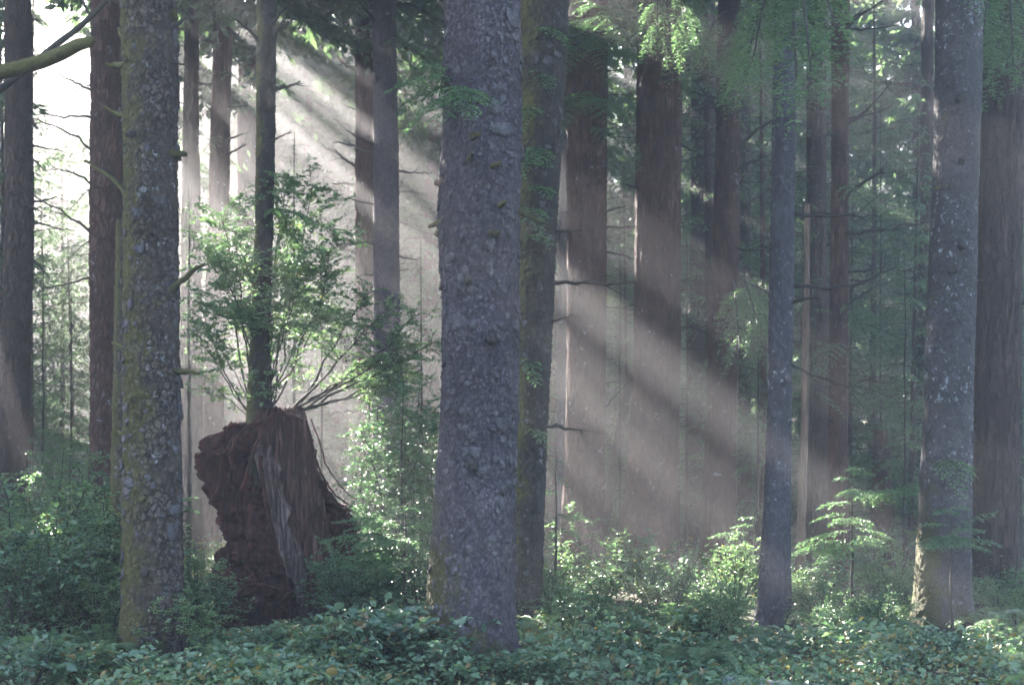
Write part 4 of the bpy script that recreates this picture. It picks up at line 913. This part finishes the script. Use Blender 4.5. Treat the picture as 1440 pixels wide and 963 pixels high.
def fern_mesh(seed):
    rng = np.random.default_rng(seed); mb = MB(); n = 15
    for k in range(n):
        az = k * 2.4 + rng.normal(0, .25); L = rng.uniform(0.45, 0.75); dr = np.array([math.cos(az), math.sin(az), 0]); sd = np.array([-dr[1], dr[0], 0])
        t = np.linspace(0.08, 1, 34); rise = rng.uniform(0.9, 1.7); out = rng.uniform(0.55, 0.85)
        ax = dr * (L * out * t)[:, None] + np.array([0, 0, 1.0]) * (L * (rise * t - rise * 0.85 * t * t) * 0.8)[:, None]
        tube(mb, ax[::4], 0.004 * np.linspace(1, .3, len(ax[::4])), 4, cap=False)
        w = 0.085 * np.sin(np.clip(t, 0, 1) ** 0.7 * 2.9) + 0.012
        for sg in (1, -1):
            needles(mb, ax, sd * sg + dr * 0.35 + rng.normal(0, .08, ax.shape), np.array([0, 0, 1.0]) + dr * 0.4 + rng.normal(0, .12, ax.shape), w * rng.uniform(.85, 1.1, len(t)), np.full(len(t), 0.019), np.clip(rng.normal(.55, .2, len(t)), 0, .95))
    return mb.mesh('fronds', L_HUC)
FERN = [fern_mesh(500 + k) for k in range(3)]
ferns = [(95, 10.8, 'bed left of the mossy spruce'), (330, 11.6, 'bank between the stump and the thick spruce'), (985, 11.6, 'bed between the thick spruce and the bluish trunk'), (1235, 11.8, 'bed between the bluish trunk and the mossy footed tree'), (1405, 11.6, 'bed below the dark brown trunk'), (60, 15.0, 'bed left of the mossy spruce'), (140, 12.4, 'bed left of the mossy spruce'), (20, 12.0, 'bed left of the mossy spruce'), (470, 13.2, 'bank between the stump and the thick spruce'), (560, 13.0, 'bank between the stump and the thick spruce'),
         (770, 14.0, 'bed between the thick spruce and the bluish trunk'), (840, 15.0, 'bed between the thick spruce and the bluish trunk'), (930, 14.2, 'bed between the thick spruce and the bluish trunk'), (1000, 13.6, 'bed between the thick spruce and the bluish trunk'), (1050, 13.4, 'bed between the thick spruce and the bluish trunk'),
         (1150, 14.6, 'bed between the bluish trunk and the mossy footed tree'), (1230, 14.0, 'bed between the bluish trunk and the mossy footed tree'), (1260, 15.4, 'bed between the bluish trunk and the mossy footed tree'), (1390, 14.6, 'bed below the dark brown trunk'), (1430, 13.6, 'bed below the dark brown trunk'), (690, 15.6, 'bed between the thick spruce and the bluish trunk')]
for i, (px, d, w) in enumerate(ferns):
    x = (px - 720) / F * d
    t = thing('fern', 'fern with arching fronds in the ' + w, 'fern', (x, d, gz(x, d) + 0.05), 'green ferns in the ' + w, R.uniform(0, 6.28), R.uniform(0.75, 1.1))
    link('fronds', FERN[i % 3], t)

# leafy live boughs that belong to the named trees
def live(key, lst, mat, name='bough', nl=0.034, wl=0.016, step=0.0095, tw=0.040, seed=0, hang=0.3, width=0.48):
    t, axis, rad, d = TREES[key]; base = np.array(t.location)
    for i, (px, py, ex, ey, dep) in enumerate(lst):
        rng = np.random.default_rng(seed * 50 + i); mb = MB()
        a = P(px, py, d) - base; c = axis(a[2]); a = np.array([c[0] * 0.3 + a[0] * 0.7, -0.3 * float(rad(np.array(a[2]))), a[2]])
        e = P(ex, ey, d + dep) - base
        L = np.linalg.norm((e - a)[:2]); az = math.atan2(e[1] - a[1], e[0] - a[0]); rz = (e[2] - a[2]) / max(L, .05)
        bough(mb, a, az, L, rz + 0.5, 0.5, rng, nl, wl, step, tw, width, 0, 1, 0.010, hang, 0.0, 0.6, hang * 0.8)
        link(name, mb.mesh(name, [mat, B_DEAD]), t)
def cedar(key, lst, seed=0, name='bough'):
    """drooping cedar boughs: an arching limb hung with flat pendent fronds"""
    t, axis, rad, d = TREES[key]; base = np.array(t.location)
    for i, (px, py, ex, ey, dep) in enumerate(lst):
        rng = np.random.default_rng(seed * 70 + i); mb = MB()
        a = P(px, py, d) - base; c = axis(a[2]); a = np.array([c[0] * 0.3 + a[0] * 0.7, -0.3 * float(rad(np.array(a[2]))), a[2]])
        e = P(ex, ey, d + dep) - base
        L = np.linalg.norm(e - a); n = 14
        p = bez(a, (a + e) / 2 + np.array([0, 0, 0.16 * L]), e, n)
        tube(mb, p, 0.013 * L ** 0.5 * np.linspace(1.2, 0.3, n), 5, m=1, cap=False)
        az0 = math.atan2(e[1] - a[1], e[0] - a[0])
        for k in range(int(8 + 5 * L)):
            f = rng.uniform(0.4, 1.0); b = np.array([np.interp(f * (n - 1), np.arange(n), p[:, q]) for q in range(3)])
            az = az0 + rng.choice([-1, 1]) * rng.uniform(0.1, 1.2)
            bough(mb, b, az, rng.uniform(0.20, 0.42) * (1.2 - 0.4 * f), -rng.uniform(0.6, 1.8), 0.5, rng, 0.050, 0.016, 0.012, 0.034, 0.40, 0, 1, 0.008, 0.25, 0.1, 0.7, 0.25)
        link(name, mb.mesh(name, [L_CED, B_DEAD]), t)
live('big', [(640, 120, 545, 130, -.4), (645, 135, 570, 190, -.5), (640, 130, 660, 170, -.9), (636, 110, 580, 95, -.3), (640, 140, 610, 185, -.7), (640, 125, 560, 160, .2)], L_HEM, seed=1)
live('behind', [(745, 100, 775, 130, -.5), (745, 210, 770, 235, -.6), (745, 265, 772, 280, -.5), (745, 330, 770, 350, -.5), (750, 40, 800, 70, -.5), (735, 500, 755, 545, -.5), (740, 600, 770, 630, -.4), (745, 220, 735, 250, -.7), (740, 290, 760, 330, -.6), (745, 150, 730, 190, -.6)], L_HEM, seed=2)
cedar('centre', [(925, -60, 945, 95, -3.5), (930, -70, 985, 70, -3.0), (915, -60, 925, 60, -3.0), (930, -80, 965, 50, -3.8)], seed=3)
cedar('blue', [(1105, -60, 1120, 110, -3.2), (1105, -70, 1150, 60, -2.6), (1105, -70, 1060, 80, -2.4), (1110, -90, 1140, 100, -3.4), (1105, -60, 1045, 110, -2.0), (1110, -60, 1175, 40, -2.8)], seed=4)
cedar('redbrown', [(1035, 410, 1085, 470, -3.4), (1030, 400, 1040, 490, -3.8), (1035, 405, 1065, 455, -4.0), (1030, 420, 1095, 430, -3.2), (1020, 30, 1050, 110, -3), (1020, 20, 985, 90, -2.4), (1025, 50, 1030, 140, -2.6), (1025, 10, 1075, 60, -2)], seed=5)
cedar('farright', [(1410, -40, 1425, 90, -3), (1400, -40, 1380, 70, -3), (1410, -30, 1460, 110, -2.4), (1410, 20, 1400, 120, -2.4)], seed=6)
live('shaft', [(826, 30, 790, 110, -2), (826, 40, 860, 120, -2), (826, 10, 900, 90, -2), (826, 130, 780, 200, -1.5), (826, 140, 870, 190, -1.5), (826, 180, 900, 240, -1.2), (826, 60, 760, 120, -2.2)], L_HEM, seed=7, nl=0.036, wl=0.015, step=0.011, tw=0.045)
live('second', [(150, 40, 70, 70, -.5), (150, 60, 220, 110, .6), (150, 250, 60, 350, -.4), (150, 330, 70, 400, .4), (150, 120, 70, 160, .4), (150, 300, 220, 380, .8)], L_HEM, seed=8, nl=0.032, wl=0.010, step=0.014, tw=0.06)
live('stemtree', [(372, 270, 330, 320, -.5), (372, 240, 420, 280, -.4), (372, 300, 440, 320, -.6), (372, 320, 300, 370, -.3)], L_HEM, seed=9)
live('thin_r', [(1180, 60, 1230, 130, -1), (1180, 420, 1240, 520, -1), (1180, 260, 1250, 330, -1.2), (1180, 110, 1120, 180, -1), (1180, 480, 1130, 560, -1)], L_HEM, seed=10, nl=0.036, wl=0.014, step=0.012, tw=0.055)
live('pair_wide', [(541, 60, 620, 110, -1.2), (541, 100, 600, 190, .4), (541, 20, 590, 60, -.6), (541, -20, 470, 60, -1)], L_HEM, seed=11, nl=0.036, wl=0.015, step=0.012, tw=0.055)
live('rim', [(313, 60, 262, 110, -.8), (313, 100, 360, 150, -.8), (313, 150, 250, 200, .4), (313, 20, 360, 60, -.8), (313, 190, 265, 250, -1)], L_HEM, seed=12, nl=0.042, wl=0.017, step=0.014, tw=0.06)
live('right', [(1350, -20, 1400, 60, -.9), (1330, 640, 1352, 700, -.8)], L_HEM, seed=13)

# ------------------------------------------------------------------ small things on the floor
def log_thing(name, label, cat, a, b, w, mat, seed, ratio=1.0):
    rng = np.random.default_rng(seed); a = np.array(a); b = np.array(b)
    n = 40; u = np.linspace(0, 1, n)[:, None]; p = a + (b - a) * u
    mb = MB(); tube(mb, p + rng.normal(0, 0.004, (n, 3)), w * (1 - 0.25 * u[:, 0]) * (1 + 0.05 * rng.standard_normal(n)), 28, rough=0.035, seed=seed)
    v = mb.v[0]; v += fbm(v * 6, 3, seed)[:, None] * 0.02
    # the near end is a broken face
    mb.v[0] = v; ring = v[:28]; c = ring.mean(0) + (a - b) / np.linalg.norm(a - b) * 0.02
    mb.add(np.concatenate([ring, c[None]]), None, np.stack([(np.arange(28) + 1) % 28, np.arange(28), np.full(28, 28)], -1))
    o = link(name, mb.mesh(name, mat)); o['label'] = label; o['category'] = cat
    mid = (a + b) / 2
    return o
a, b = P(1020, 952, 11.0), P(1215, 966, 10.6); log_thing('fallen_log', 'pale blue green lichened log lying along the bottom edge', 'log', a - [0, 0, .06], b - [0, 0, .06], 0.075, B_LOG, 61)
a, b = P(262, 958, 11.6), P(345, 944, 11.9); log_thing('fallen_log', 'short mossy yellow log beside the foot of the mossy spruce', 'log', a - [0, 0, .03], b - [0, 0, .03], 0.07, B_MOSSB, 62)
a, b = P(852, 690, 26.0), P(886, 530, 26.6); log_thing('leaning_log', 'hazy dead trunk leaning against the flared purplish trunk', 'dead tree', a - [0.2, 0, 1.6], b, 0.10, B_BROWN, 63)
a, b = P(1262, 790, 24.0), P(1290, 690, 24.4); log_thing('leaning_log', 'thin dark dead stem leaning left of the mossy footed tree', 'dead tree', a - [0, 0, .3], b, 0.05, B_BROWN, 64)
a, b = P(905, 935, 12.6), P(909, 888, 12.6); a[2] = -0.1; log_thing('broken_stub', 'little mossy yellow snag stump poking out of the salal', 'stump', a, b, 0.065, B_MOSSB, 65)

# ------------------------------------------------------------------ undergrowth nobody could count
def undergrowth():
    rng = np.random.default_rng(77)
    mb = MB()
    n = 9000
    y = rng.uniform(8.5, 30, n); x = rng.uniform(-0.42, 0.42, n) * y
    P3 = lambda k, sd: fbm(np.stack([x * k, y * k, 0 * x], 1), 3, sd)
    dn = P3(0.5, 70); ok = rng.random(n) < sstep(-0.35, 0.1, dn) * 0.75 + 0.25
    x, y, dn = x[ok], y[ok], dn[ok]; n = len(x)
    g = ground_z(x, y); tall = sstep(-0.15, 0.4, P3(0.8, 71)); hh = (0.12 + 0.28 * sstep(-0.2, 0.4, dn) + 0.30 * tall) * rng.uniform(0.35, 1.25, n)
    small = sstep(-0.1, 0.15, P3(1.1, 72)); tn = P3(0.7, 73) * 0.9
    bank = np.array([(0, 850), (165, 862), (185, 915), (255, 915), (275, 872), (310, 892), (390, 880), (450, 862), (540, 832), (610, 826), (640, 900), (720, 915), (750, 858), (850, 850), (1000, 842), (1062, 884), (1112, 880), (1130, 845), (1270, 858), (1295, 892), (1360, 892), (1385, 858), (1440, 855)], float)
    zl = CH + (HY - np.interp(720 + x / y * F, bank[:, 0], bank[:, 1])) / F * y
    hh = np.where(y < 16.5, np.minimum(hh, (zl - g) * rng.uniform(0.55, 1.02, n)), hh); ok = hh > 0.07
    x, y, g, hh, small, tn = x[ok], y[ok], g[ok], hh[ok], small[ok], tn[ok]; n = len(x)
    pos, dd, sz, tone = [], [], [], []
    for k in range(15):
        f = rng.uniform(0.15, 1, n) ** 0.7; a = rng.uniform(0, 6.28, n); r = rng.uniform(0.0, 0.17, n)
        pos.append(np.stack([x + np.cos(a) * r, y + np.sin(a) * r, g + hh * f], 1))
        dd.append(np.stack([np.cos(a), np.sin(a), rng.normal(0.1, 0.5, n)], 1))
        sz.append((1.12 - 0.6 * small) * rng.lognormal(0, 0.25, n)); tone.append(np.clip(0.5 + tn + rng.normal(0, 0.25, n), 0, 0.97) + (rng.random(n) < 0.05))
    pos = np.concatenate(pos); dd = np.concatenate(dd); m = len(pos); sz = np.concatenate(sz); tone = np.clip(np.concatenate(tone), 0, 1)
    leaves(mb, pos, dd, np.array([0, 0, 1.0]) + rng.normal(0, 0.5, (m, 3)), 0.056 * sz, 0.032 * sz, tone)
    o = link('undergrowth', mb.mesh('undergrowth', L_SAL)); o['kind'] = 'stuff'
    mb = MB()
    for k in range(420):
        yy = rng.uniform(9, 22); xx = rng.uniform(-0.4, 0.4) * yy; a = rng.uniform(0, 6.28); l = rng.uniform(0.15, 0.8); zz = gz(xx, yy) + 0.03
        p0 = np.array([xx, yy, zz]); p1 = p0 + np.array([math.cos(a), math.sin(a), rng.uniform(0, 0.5)]) * l
        tube(mb, bez(p0, (p0 + p1) / 2 + rng.normal(0, .04, 3), p1, 5), rng.uniform(0.003, 0.009) * np.linspace(1, .4, 5), 4)
    o = link('fallen_twigs', mb.mesh('fallen_twigs', B_DEAD)); o['kind'] = 'stuff'
    # fallen leaves
    mb = MB(); n = 5000; y = rng.uniform(8.5, 26, n); x = rng.uniform(-0.42, 0.42, n) * y
    leaves(mb, np.stack([x, y, ground_z(x, y) + 0.02 + 0.02 * rng.random(n)], 1), rng.normal(0, 1, (n, 3)) * [1, 1, .25], np.array([0, 0, 1.0]) + rng.normal(0, 0.3, (n, 3)), rng.uniform(0.03, 0.07, n), rng.uniform(0.02, 0.04, n), rng.random(n))
    o = link('fallen_leaves', mb.mesh('fallen_leaves', leaf_mat('leaf_litter', (0.07, 0.04, 0.022), (0.20, 0.12, 0.06), trans=0.1, rough=0.8))); o['kind'] = 'stuff'
undergrowth()

# ------------------------------------------------------------------ the forest behind: every tree a thing
slots = [(0, 'left of the edge trunk'), (44, 'between the left edge trunk and the mossy spruce'), (250, 'behind the rotten stump and its shrub'), (390, 'between the stump tree and the close pair of trunks'),
         (560, 'between the close pair and the thick spruce'), (730, 'between the leaning mossy trunk and the sunlit edge trunk'), (852, 'between the sunlit edge trunk and the flared purplish trunk'),
         (957, 'between the flared purplish trunk and the bluish trunk'), (1120, 'between the bluish trunk and the thin reddish trunk'), (1195, 'between the thin reddish trunk and the mossy footed tree'), (1385, 'behind the dark brown trunk by the right edge')]
def slot(px):
    s = slots[0][1]
    for a, b in slots:
        if px >= a: s = b
    return s
FARC = [conifer(300 + k, 24, 6.0, 3.5, 115, 0.18, 0.08, 0.065, 0.17, big=0.9, droop=0.45, wr=0.010) for k in range(4)]
UND = [conifer(320 + k, 9.0, 0.5, 2.0, 85, 0.085, 0.036, 0.034, 0.10, droop=0.45, wr=0.009) for k in range(5)]
SPARSE = [conifer(340 + k, 14.0, 1.8, 1.7, 60, 0.085, 0.034, 0.036, 0.12, droop=0.5, wr=0.009) for k in range(4)]
CM, UM, SM, TM = {}, {}, {}, {}
def simple_trunk(H, r, seed):
    rng = np.random.default_rng(seed); mb = MB()
    n = 60; z = np.concatenate([np.linspace(-0.4, 12, 40), np.linspace(12.6, H, 20)]) if H > 14 else np.linspace(-0.4, H, 60)
    p = np.stack([0.12 * np.sin(z * 0.2 + seed), 0.1 * np.cos(z * 0.17 + seed), z], 1); p[:, :2] -= p[3, :2]
    tube(mb, p, r * np.clip(1 - z / H, 0.03, 1) ** 0.8 * (1 + 0.35 * np.exp(-np.clip(z, 0, 9) / 0.4)), 18, rough=0.03, seed=seed)
    for k in range(int(min(H, 14) * 2.6)):      # dead limbs low on the trunk
        zz = rng.uniform(1.5, min(H, 13)); a = rng.uniform(0, 6.28); L = rng.uniform(0.3, 1.5)
        b = np.array([0.12 * math.sin(zz * 0.2 + seed) - 0.12 * math.sin(seed), 0, zz]); dv = np.array([math.cos(a), math.sin(a), rng.uniform(-0.35, 0.15)])
        tube(mb, bez(b, b + dv * L * 0.5 + [0, 0, .08], b + dv * L, 5), 0.014 * np.linspace(1, 0.3, 5), 4)
        for s in range(3):
            f = rng.uniform(.3, .9); bb = b + dv * L * f; sv = dv + rng.normal(0, .7, 3)
            tube(mb, bez(bb, bb + sv * L * .15, bb + sv * L * .3 - [0, 0, .05], 3), 0.006 * np.array([1, .7, .4]), 3, cap=False)
    return mb
def far_tree(kind, px, d, seed, label, group):
    rng = np.random.default_rng(seed); rz = rng.uniform(0, 6.28); x = (px - 720) / F * d
    lib, mesh_cache, H = {'tall': (FARC, CM, 24), 'under': (UND, UM, 9), 'sparse': (SPARSE, SM, 14)}[kind]
    k = seed % len(lib); sc = rng.uniform(0.85, 1.15)
    off = np.array([x, d, gz(x, d)])
    t = thing({'tall': 'conifer_tree', 'under': 'young_hemlock', 'sparse': 'thin_conifer'}[kind], label, 'tree', off, group, rz, sc)
    tk = (kind, seed % 3)
    if tk not in TM:
        TM[tk] = simple_trunk(H, {'tall': 0.29, 'under': 0.07, 'sparse': 0.10}[kind], seed % 3 + 5).mesh('trunk', (B_BROWN if seed % 2 else B_RED))
    link('trunk', TM[tk], t)
    a = carve(lib[k], off, rz, sc, CORS)
    if a is None:
        if k not in mesh_cache: mesh_cache[k] = to_mesh('crown', lib[k], [L_FAR, B_DEAD])
        me = mesh_cache[k]
    else: me = to_mesh('crown', a, [L_FAR, B_DEAD])
    link('crown', me, t)
WOOD = [conifer(360 + k, 26, 1.0, 3.6, 70, 0.55, 0.30, 0.24, 0.42, wr=0.008) for k in range(3)]
def distant_forest():
    rng = np.random.default_rng(12); mb = MB(); tb = MB()
    for i in range(110):
        d = rng.uniform(100, 124); x = rng.uniform(-0.62, 0.45) * d; k = i % 3; sc = rng.uniform(0.88, 1.1); a = rng.uniform(0, 6.28); c, s_ = math.cos(a), math.sin(a)
        v, q, t, aq, at, mq, mt = WOOD[k]
        w = np.stack([c * v[:, 0] - s_ * v[:, 1], s_ * v[:, 0] + c * v[:, 1], v[:, 2]], 1) * sc + np.array([x, d, gz(x, d)])
        mb.add(w, q, rnd=aq)
        tube(mb, np.array([[x, d, -0.5], [x, d, 12 * sc], [x, d, 26 * sc]]), np.array([0.32, 0.2, 0.03]), 8)
    o = link('distant_forest', mb.mesh('distant_forest', L_FAR)); o['kind'] = 'stuff'
distant_forest()
rng = np.random.default_rng(5)
placed = []
def spot(lo, hi, dmin, dmax, gap):
    for _ in range(150):
        d = math.sqrt(rng.uniform(dmin ** 2, dmax ** 2)); px = rng.uniform(lo, hi); x = (px - 720) / F * d
        if (d > 62 or not in_lane(x, d)) and all((x - a) ** 2 + (d - b) ** 2 > gap ** 2 for a, b in placed):
            placed.append((x, d)); return px, d
    return None
def fill(kind, n, lo, hi, dmin, dmax, gap, s0, words):
    for i in range(n):
        s = spot(lo, hi, dmin, dmax, gap)
        if s is None: continue
        px, d = s
        inside = -20 < px < 1460
        w = words + ' ' + (slot(px) if inside else ('beyond the left edge' if px < 0 else 'beyond the right edge'))
        far_tree(kind, px, d, s0 + i, w, w)
fill('tall', 22, 30, 1440, 31, 50, 2.8, 1000, 'hazy trunk and high crown')
fill('tall', 56, -60, 1500, 50, 95, 2.8, 1100, 'far misty conifer')
fill('tall', 34, -560, -120, 22, 48, 1.8, 1700, 'unseen shading conifer')  # dense cluster out of view, added to shade the air at near left
fill('tall', 62, -1250, -100, 23, 78, 2.7, 1200, 'unseen shading conifer')  # off-frame stand on the sun side, thickened to stop sun leaking in
fill('tall', 26, -60, 470, 68, 100, 2.4, 1800, 'far misty conifer')
fill('tall', 12, -40, 190, 62, 92, 1.5, 1980, 'faint pale conifer')
fill('tall', 9, 40, 330, 40, 66, 2.2, 1900, 'pale misty conifer')
fill('under', 9, 20, 330, 34, 60, 1.6, 1950, 'pale misty young hemlock')
fill('under', 26, 560, 1460, 24, 42, 1.5, 1300, 'dim young hemlock')
fill('under', 8, 0, 560, 30, 46, 2.0, 1350, 'pale sunlit young hemlock')
fill('sparse', 24, 560, 1460, 25, 45, 1.3, 1400, 'thin drooping conifer')
fill('sparse', 6, 0, 560, 28, 42, 1.5, 1450, 'thin hazy conifer')
fill('under', 56, -60, 1500, 44, 85, 1.9, 1500, 'far misty young hemlock')

# ------------------------------------------------------------------ air, sun, sky, camera
hb = bpy.data.meshes.new('haze')
x0, x1, y0, y1, z0, z1 = -95, 70, -30, 130, -2.0, 30
vs = [(x, y, z) for x in (x0, x1) for y in (y0, y1) for z in (z0, z1)]
hb.from_pydata(vs, [], [(0, 1, 3, 2), (4, 6, 7, 5), (0, 4, 5, 1), (2, 3, 7, 6), (0, 2, 6, 4), (1, 5, 7, 3)])
hm = bpy.data.materials.new('forest_haze'); hm.use_nodes = True; hm.node_tree.nodes.clear()
vp = hm.node_tree.nodes.new('ShaderNodeVolumePrincipled')
vp.inputs['Color'].default_value = (0.96, 0.95, 0.985, 1); vp.inputs['Density'].default_value = 0.0052; vp.inputs['Anisotropy'].default_value = 0.5
ho = hm.node_tree.nodes.new('ShaderNodeOutputMaterial'); hm.node_tree.links.new(vp.outputs[0], ho.inputs['Volume'])
hb.materials.append(hm)
hz = link('haze', hb); hz['kind'] = 'stuff'

world = bpy.data.worlds.new('World'); scene.world = world; world.use_nodes = True
wn = world.node_tree.nodes; bg = wn['Background']
sky = wn.new('ShaderNodeTexSky'); sky.sky_type = 'NISHITA'; sky.sun_disc = False
sky.sun_elevation = math.asin(SUN[2]); sky.sun_rotation = math.atan2(SUN[0], SUN[1]) % (2 * math.pi)
world.node_tree.links.new(sky.outputs[0], bg.inputs[0]); bg.inputs[1].default_value = 0.05

sl = bpy.data.lights.new('sun', 'SUN'); sl.energy = 5.0; sl.angle = math.radians(0.4); sl.color = (1.0, 0.92, 0.83)
so = bpy.data.objects.new('sun', sl); COL.objects.link(so)
so.rotation_euler = Vector(-SUN).to_track_quat('-Z', 'Y').to_euler(); so.location = (-20, 40, 60)

cam = bpy.data.cameras.new('camera'); cam.sensor_width = 36; cam.lens = 36 * F / 1440; cam.shift_y = (HY - 481.5) / 1440
cam.clip_end = 600
cam.dof.use_dof = True; cam.dof.focus_distance = 13.0; cam.dof.aperture_fstop = 2.8
co = bpy.data.objects.new('camera', cam); COL.objects.link(co); co.location = (0, 0, CH); co.rotation_euler = (math.pi / 2, 0, 0)
scene.camera = co

scene.view_settings.view_transform = 'Standard'; scene.view_settings.look = 'None'; scene.view_settings.gamma = 1.0
scene.view_settings.exposure = 4.25
scene.cycles.max_bounces = 6; scene.cycles.diffuse_bounces = 3; scene.cycles.glossy_bounces = 2; scene.cycles.transmission_bounces = 3
scene.cycles.volume_bounces = 0; scene.cycles.transparent_max_bounces = 4
scene.cycles.use_denoising = True; scene.cycles.sample_clamp_indirect = 6.0
